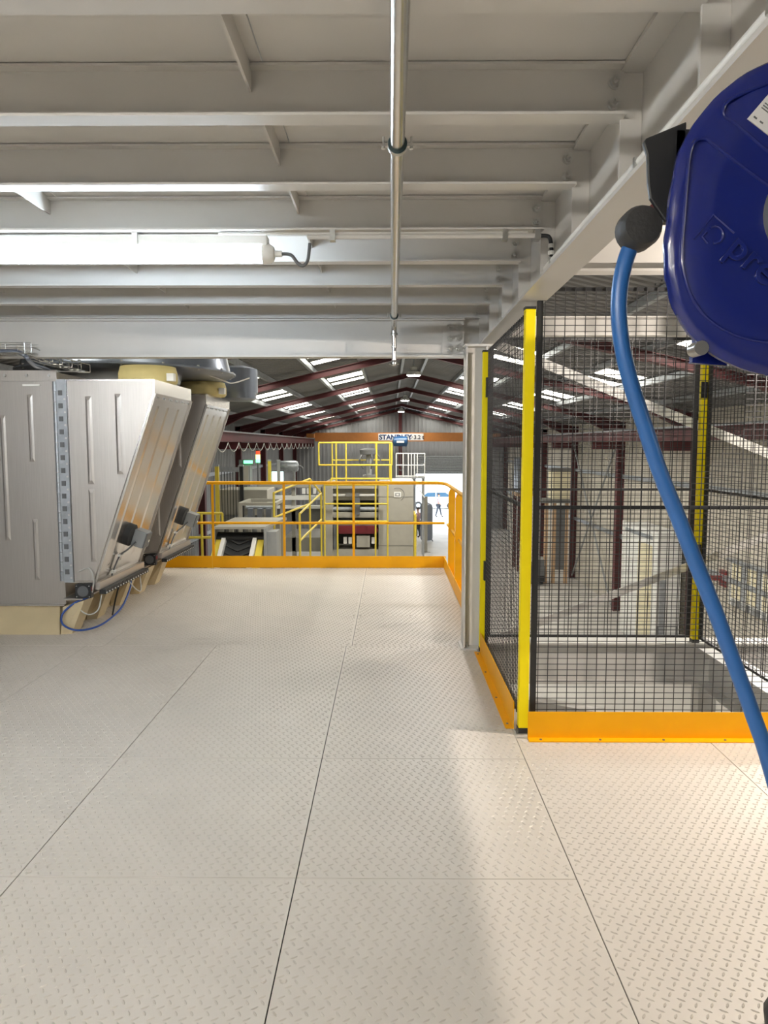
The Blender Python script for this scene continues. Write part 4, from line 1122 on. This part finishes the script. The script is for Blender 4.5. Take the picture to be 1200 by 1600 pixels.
MB().lathe([(.06, -.40), (.17, -.36), (.20, -.28), (.20, .28), (.17, .36), (.06, .40)], (-3.62, 26, .78), 'x', 20).build('vessel', M['galv'], dk, smooth=True)
MB().box(-3.90, -3.84, 25.9, 26.1, G, .62).box(-3.42, -3.36, 25.9, 26.1, G, .62).build('stand', M['midgrey'], dk)
MB().tube(spline([(-3.25, 26, .78), (-3.12, 26, .74), (-3.08, 26, .55), (-3.08, 26, .1)]), .04, 8).build('outlet_pipe', M['grey'], dk, smooth=True)
sc = thing('operator_screen', (-4.0, 25, .3), 'bright cyan operator screen glowing beyond the guard rail', 'screen')
MB().box(-4.05, -3.60, 25.0, 25.06, .27, .66).build('bezel', M['grey'], sc)
MB().box(-4.02, -3.63, 24.99, 25.0, .30, .63).build('panel', M['screen'], sc)
MB().cyl((-3.83, 25.03, G), (-3.83, 25.03, .27), .04, 8).build('stand', M['grey'], sc)
# yellow railings around the conveyor
t = rod_frame('walkway_railing', (-1.9, 14, G), 'pale yellow railing turning beside the incline conveyor', 'railing',
    [((-2.27, 14.3, .60), (-2.27, 14.3, G)), ((-1.75, 16.0, .80), (-1.75, 16.0, G)), ((-2.27, 14.3, .60), (-1.75, 16.0, .80)), ((-2.27, 14.3, .12), (-1.75, 16.0, .25)), ((-1.73, 14.0, .22), (-1.73, 14.0, G)), ((-1.55, 16.5, .45), (-1.55, 16.5, G)), ((-1.73, 14.0, .22), (-1.55, 16.5, .45)), ((-1.73, 14.0, -.30), (-1.55, 16.5, -.15)), ((-1.55, 16.5, .45), (-1.75, 16.0, .80))], M['paleyellow'], .022)
t = rod_frame('walkway_railing', (-3.4, 14, G), 'pale yellow railing seen low beside the second chute door', 'railing',
    rect_segs(-4.2, -3.22, 14, -.24, .23, [((-3.22, 14, -.24), (-3.22, 14, G)), ((-3.62, 14, .23), (-3.62, 14, G)), ((-4.2, 14, -.24), (-4.2, 14, G))]), M['paleyellow'], .025)
# items by the door
gp = thing('grey_post', (1.95, 36, G), 'grey steel post standing before the open roller door', 'post')
MB().box(1.70, 1.86, 35.9, 36.1, G, -1.0).build('post', M['machine'], gp)
MB().box(1.55, 2.0, 35.8, 36.2, G, G + .02).build('foot', M['machine'], gp)
tk = thing('gas_tank', (2.0, 40, G), 'blue grey upright tank beside the open roller door', 'tank')
MB().lathe([(.05, .06), (.30, .08), (.34, .2), (.34, 1.9), (.28, 2.05), (.08, 2.15)], (2.02, 40, G), 'z', 24).build('body', M['bluegrey'], tk, smooth=True)
for a in (0, 2.1, 4.2):
    MB().cyl((2.02 + .28 * math.cos(a), 40 + .28 * math.sin(a), G + .12), (2.02 + .36 * math.cos(a), 40 + .36 * math.sin(a), G), .03, 8).build('leg', M['grey'], tk)
MB().cyl((2.02, 40, G + 2.15), (2.02, 40, G + 2.3), .04, 8).build('valve', M['grey'], tk)
# car outside
ca = thing('car', (3.6, 61, G), 'pale car with blue tinted windows parked outside the door', 'car')
prof = [(1.55, .30), (1.55, .70), (1.75, .88), (2.45, .98), (3.05, 1.42), (4.65, 1.45), (5.35, 1.0), (5.75, .92), (5.85, .70), (5.85, .30)]
MB().prism([(x, G + z) for x, z in prof], 'y', 60.2, 61.9).build('body', M['carwhite'], ca, bevel=.05)
for poly in ([(2.62, 1.02), (3.10, 1.36), (3.75, 1.38), (3.75, 1.02)], [(3.85, 1.02), (3.85, 1.38), (4.58, 1.38), (5.15, 1.02)]):
    MB().prism([(x, G + z) for x, z in poly], 'y', 60.185, 60.2).build('side_window', M['glass'], ca)
for x in (2.35, 5.05):
    for y in (60.3, 61.8):
        w_ = MB().cyl((x, y - .11, G + .32), (x, y + .11, G + .32), .32, 20).build('wheel', M['rubber'], ca, smooth=True)
        MB().cyl((x, y - .115, G + .32), (x, y + .115, G + .32), .18, 14).build('wheel_disc', M['galv'], w_)

# people
def skin_mesh(name, verts, edges, radii, root, m, sub=1):
    me = bpy.data.meshes.new(name + '_skeleton'); me.from_pydata(verts, edges, [])
    o = bpy.data.objects.new(name + '_skeleton', me); COL.objects.link(o)
    o.modifiers.new('skin', 'SKIN')
    for i, r in enumerate(radii):
        sv = me.skin_vertices[0].data[i]; sv.radius = r if isinstance(r, tuple) else (r, r); sv.use_root = (i == root)
    sb = o.modifiers.new('sub', 'SUBSURF'); sb.levels = sub; sb.render_levels = sub
    dg = bpy.context.evaluated_depsgraph_get()
    out = bpy.data.meshes.new_from_object(o.evaluated_get(dg)); out.name = name
    bpy.data.objects.remove(o)
    out.materials.clear(); out.materials.append(m)
    for p in out.polygons: p.use_smooth = True
    return out
def person(x, y, rz, label, shirt, trousers, stride=.16, zf=G):
    t = thing('person', (x, y, zf), label, 'person')
    t.rotation_euler = (0, 0, rz)
    s = stride
    J = {'pel': (0, 0, .95), 'waist': (0, 0, 1.08), 'chest': (0, .01, 1.30), 'neck': (0, .0, 1.46), 'chin': (0, -.02, 1.55), 'head': (0, -.02, 1.64), 'top': (0, -.01, 1.71)}
    for sd_, nm in ((-1, 'l'), (1, 'r')):
        f = s * sd_
        J['hip' + nm] = (.09 * sd_, 0, .90); J['knee' + nm] = (.10 * sd_, -f * .5 - .02, .50); J['ank' + nm] = (.10 * sd_, -f, .09); J['toe' + nm] = (.11 * sd_, -f - .15, .045)
        J['sh' + nm] = (.18 * sd_, .01, 1.40); J['el' + nm] = (.23 * sd_, f * .5 + .02, 1.12); J['wr' + nm] = (.22 * sd_, f * .9 - .10, .90)
        J['ha' + nm] = (.215 * sd_, f * .9 - .14, .84)
        for q in range(4):
            J['fi%d' % q + nm] = (.215 * sd_ + .0, f * .9 - .13 - .018 * q + .01, .765 + .004 * abs(q - 1.5))
        J['th' + nm] = (.185 * sd_, f * .9 - .19, .82)
    names = list(J); ix = {n: i for i, n in enumerate(names)}
    E_ = [('pel', 'waist'), ('waist', 'chest'), ('chest', 'neck'), ('neck', 'chin'), ('chin', 'head'), ('head', 'top')]
    for nm in 'lr':
        E_ += [('pel', 'hip' + nm), ('hip' + nm, 'knee' + nm), ('knee' + nm, 'ank' + nm), ('ank' + nm, 'toe' + nm), ('chest', 'sh' + nm), ('sh' + nm, 'el' + nm), ('el' + nm, 'wr' + nm), ('wr' + nm, 'ha' + nm), ('ha' + nm, 'th' + nm)] + [('ha' + nm, 'fi%d' % q + nm) for q in range(4)]
    rad = {'pel': (.15, .11), 'waist': (.13, .10), 'chest': (.16, .11), 'neck': .055, 'chin': .07, 'head': .09, 'top': .06, 'hip': .085, 'knee': .058, 'ank': .042, 'toe': .035, 'sh': .055, 'el': .042, 'wr': .03, 'ha': .034, 'fi': .009, 'th': .011}
    def rd_(n):
        for k_ in (n, n[:-1], n[:2]):
            if k_ in rad: return rad[k_]
    me = skin_mesh('body', [J[n] for n in names], [(ix[a], ix[b]) for a, b in E_], [rd_(n) for n in names], 0, M['skin'])
    o = bpy.data.objects.new('body', me); COL.objects.link(o); o.parent = t
    def cloth(nm, ns, m, grow):
        ii = {n: i for i, n in enumerate(ns)}
        ed = [(ii[a], ii[b]) for a, b in E_ if a in ii and b in ii]
        def gr_(r): return (r[0] + grow, r[1] + grow) if isinstance(r, tuple) else r + grow
        mm = skin_mesh(nm, [J[n] for n in ns], ed, [gr_(rd_(n)) for n in ns], 0, m)
        c = bpy.data.objects.new(nm, mm); COL.objects.link(c); c.parent = t
    cloth('trousers', ['pel'] + [a + b for b in 'lr' for a in ('hip', 'knee', 'ank')], trousers, .016)
    J['waist'] = (0, 0, 1.0)
    cloth('shirt', ['waist', 'chest'] + [a + b for b in 'lr' for a in ('sh', 'el')], shirt, .018)
    for b in 'lr':
        cloth('shoe', ['ank' + b, 'toe' + b], M['black'], .012)
    hm = MB().lathe([(.02, .085), (.07, .07), (.098, .02), (.095, -.03)], (0, .005, 1.68), 'z', 16).mesh('hair', smooth=True)
    hm.materials.append(M['hair']); h = bpy.data.objects.new('hair', hm); COL.objects.link(h); h.parent = t
    fm = MB()
    for sx in (-1, 1):
        fm.lathe([(.004, .006), (.010, 0), (.004, -.006)], (.033 * sx, -.103, 1.635), 'z', 8)
    em = fm.mesh('eyes'); em.materials.append(M['ink']); e = bpy.data.objects.new('eyes', em); COL.objects.link(e); e.parent = t
    nm_ = MB().hexa([(-.014, -.125, 1.59), (.014, -.125, 1.59), (.014, -.095, 1.59), (-.014, -.095, 1.59), (-.006, -.108, 1.635), (.006, -.108, 1.635), (.006, -.095, 1.635), (-.006, -.095, 1.635)]).mesh('nose')
    nm_.materials.append(M['skin']); e = bpy.data.objects.new('nose', nm_); COL.objects.link(e); e.parent = t
    mm = MB().box(-.022, .022, -.098, -.088, 1.560, 1.568).mesh('mouth'); mm.materials.append(M['signred']); e = bpy.data.objects.new('mouth', mm); COL.objects.link(e); e.parent = t
    for sx in (-1, 1):
        am = MB().lathe([(.005, -.028), (.014, -.01), (.016, .012), (.006, .028)], (.088 * sx, -.01, 1.635), 'z', 8).mesh('ear', smooth=True); am.materials.append(M['skin'])
        e = bpy.data.objects.new('ear', am); COL.objects.link(e); e.parent = t
    return t
person(3.58, 53.6, math.radians(75), 'person in patterned shirt and dark trousers walking outside the door', M['shirt'], M['jeans'], .20, G - .01)
person(5.35, 63.6 - 6, math.radians(20), 'person in pink shirt and pale trousers farther out in the yard', M['shirt2'], M['white'], .08, G - .01)
person(1.62, 41.5, math.radians(-120), 'person in reddish shirt standing just inside the door by the press', M['shirt2'], M['jeans'], .05)

# ------------------------------------------------------------------ right side of the hall, seen through the mesh
wcab = thing('white_cubicle', (7.0, 19.3, G), 'tall white cubicle with a door against the beige wall', 'cubicle')
MB().box(6.62, 7.22, 18.0, 20.6, G, -.62).build('shell', M['white'], wcab, bevel=.01)
MB().box(6.60, 6.62, 18.35, 19.35, G + .05, -1.0).build('door_leaf', M['cream'], wcab)
MB().box(6.585, 6.60, 18.45, 18.50, -2.6, -2.2).build('handle', M['zinc'], wcab)
MB().box(6.60, 6.62, 18.35, 20.45, -.85, -.75).build('trim_strip', M['galv'], wcab)
MB().box(6.58, 6.66, 20.56, 20.64, G, -.58).build('corner_post', M['white'], wcab)
MB().box(6.70, 6.86, 17.99, 18.0, -3.2, -1.8).build('glazed_strip', M['galv'], wcab)
srk = thing('timber_rack', (6.3, 28, G), 'timber framed rack with a dark panel beside a red column', 'rack')
for x in (5.95, 6.25, 6.72):
    MB().box(x - .06, x + .06, 27.7, 27.85, G, -.65).build('upright', M['timber'], srk)
MB().box(6.31, 6.66, 27.72, 27.80, -3.2, -.75).build('dark_panel', M['grey'], srk)
MB().box(5.75, 6.80, 27.6, 28.4, -.65, -.50).build('shelf', M['machinedark'], srk)
bx = thing('cream_carton', (6.5, 28, -.5), 'pale carton standing on top of the timber rack', 'carton')
MB().box(6.15, 6.80, 27.65, 28.35, -.499, .55).build('carton', M['cream'], bx)
MB().box(6.10, 6.84, 27.62, 28.38, .55, .66).build('lid', M['machinedark'], bx)
bb = thing('blue_stack', (5.7, 30, G), 'bluish white wrapped stack left of the timber rack', 'stack')
MB().box(5.35, 6.15, 30.6, 31.6, -.48, 1.0).build('wrapped_load', M['bluegrey'], bb, bevel=.04)
MB().box(5.3, 6.2, 30.5, 31.7, -.60, -.48).build('pallet', M['timber'], bb)
for x in (5.4, 6.1):
    for y in (30.6, 31.6):
        MB().box(x - .05, x + .05, y - .05, y + .05, G, -.60).build('leg', M['red'], bb)
fk = thing('pallet_truck', (5.75, 28.3, G), 'dark low truck on the floor by the timber rack', 'truck')
MB().box(5.35, 5.85, 27.3, 28.3, G + .12, G + .75).build('body', M['black'], fk, bevel=.04)
MB().box(5.40, 5.80, 27.2, 27.3, G + .4, G + 1.0).build('mast', M['grey'], fk)
for x in (5.42, 5.78):
    MB().cyl((x - .04, 27.6, G + .13), (x + .04, 27.6, G + .13), .13, 14).build('wheel', M['rubber'], fk)
    MB().cyl((x - .04, 28.1, G + .13), (x + .04, 28.1, G + .13), .13, 14).build('wheel', M['rubber'], fk)
rs = thing('red_wall_box', (7.25, 18.2, 1.6), 'small dark red box high on the beige wall', 'box')
MB().box(7.08, 7.36, 18.0, 18.75, 1.50, 1.85).build('body', M['signred'], rs, bevel=.01)
MB().box(7.07, 7.08, 18.03, 18.72, 1.53, 1.82).build('face', M['darkred'], rs)
ws = thing('strip_curtain_hatch', (7.3, 14.8, -1.9), 'wall hatch hung with cream strips right of the far post', 'hatch')
MB().box(7.30, 7.36, 13.5, 15.6, -1.86, -.95).build('opening', M['white'], ws)
for q in range(9):
    y = 13.6 + q * .215
    MB().box(7.285, 7.30, y, y + .15, -1.70, -.97).build('strip', M['cream'] if q % 3 else M['galv'], ws)
    MB().box(7.28, 7.30, y, y + .13, -1.86, -1.72).build('weight_block', M['grey'] if q % 2 else M['midgrey'], ws)
MB().box(7.26, 7.36, 13.4, 15.7, -.95, -.88).build('lintel', M['galv'], ws)
lr = thing('wall_bracket', (7.2, 16, -1.4), 'short dark red bracket sticking out by the hatch', 'bracket')
MB().box(6.95, 7.36, 15.9, 16.0, -1.42, -1.32).build('arm', M['signred'], lr)
MB().box(7.30, 7.36, 15.8, 16.1, -1.55, -1.2).build('plate', M['signred'], lr)
ft = thing('floor_trolley', (6.6, 16.5, G), 'small trolley with orange wheels on the floor by the wall', 'trolley')
MB().box(6.3, 6.85, 16.2, 17.0, G + .25, G + .35).build('deck', M['grey'], ft)
MB().tube([(6.35, 17.0, G + .3), (6.35, 17.1, G + 1.0), (6.8, 17.1, G + 1.0), (6.8, 17.0, G + .3)], .025, 8).build('handle', M['grey'], ft)
for x in (6.35, 6.8):
    for y in (16.3, 16.9):
        MB().cyl((x - .03, y, G + .13), (x + .03, y, G + .13), .13, 14).build('wheel', M['crane'], ft)
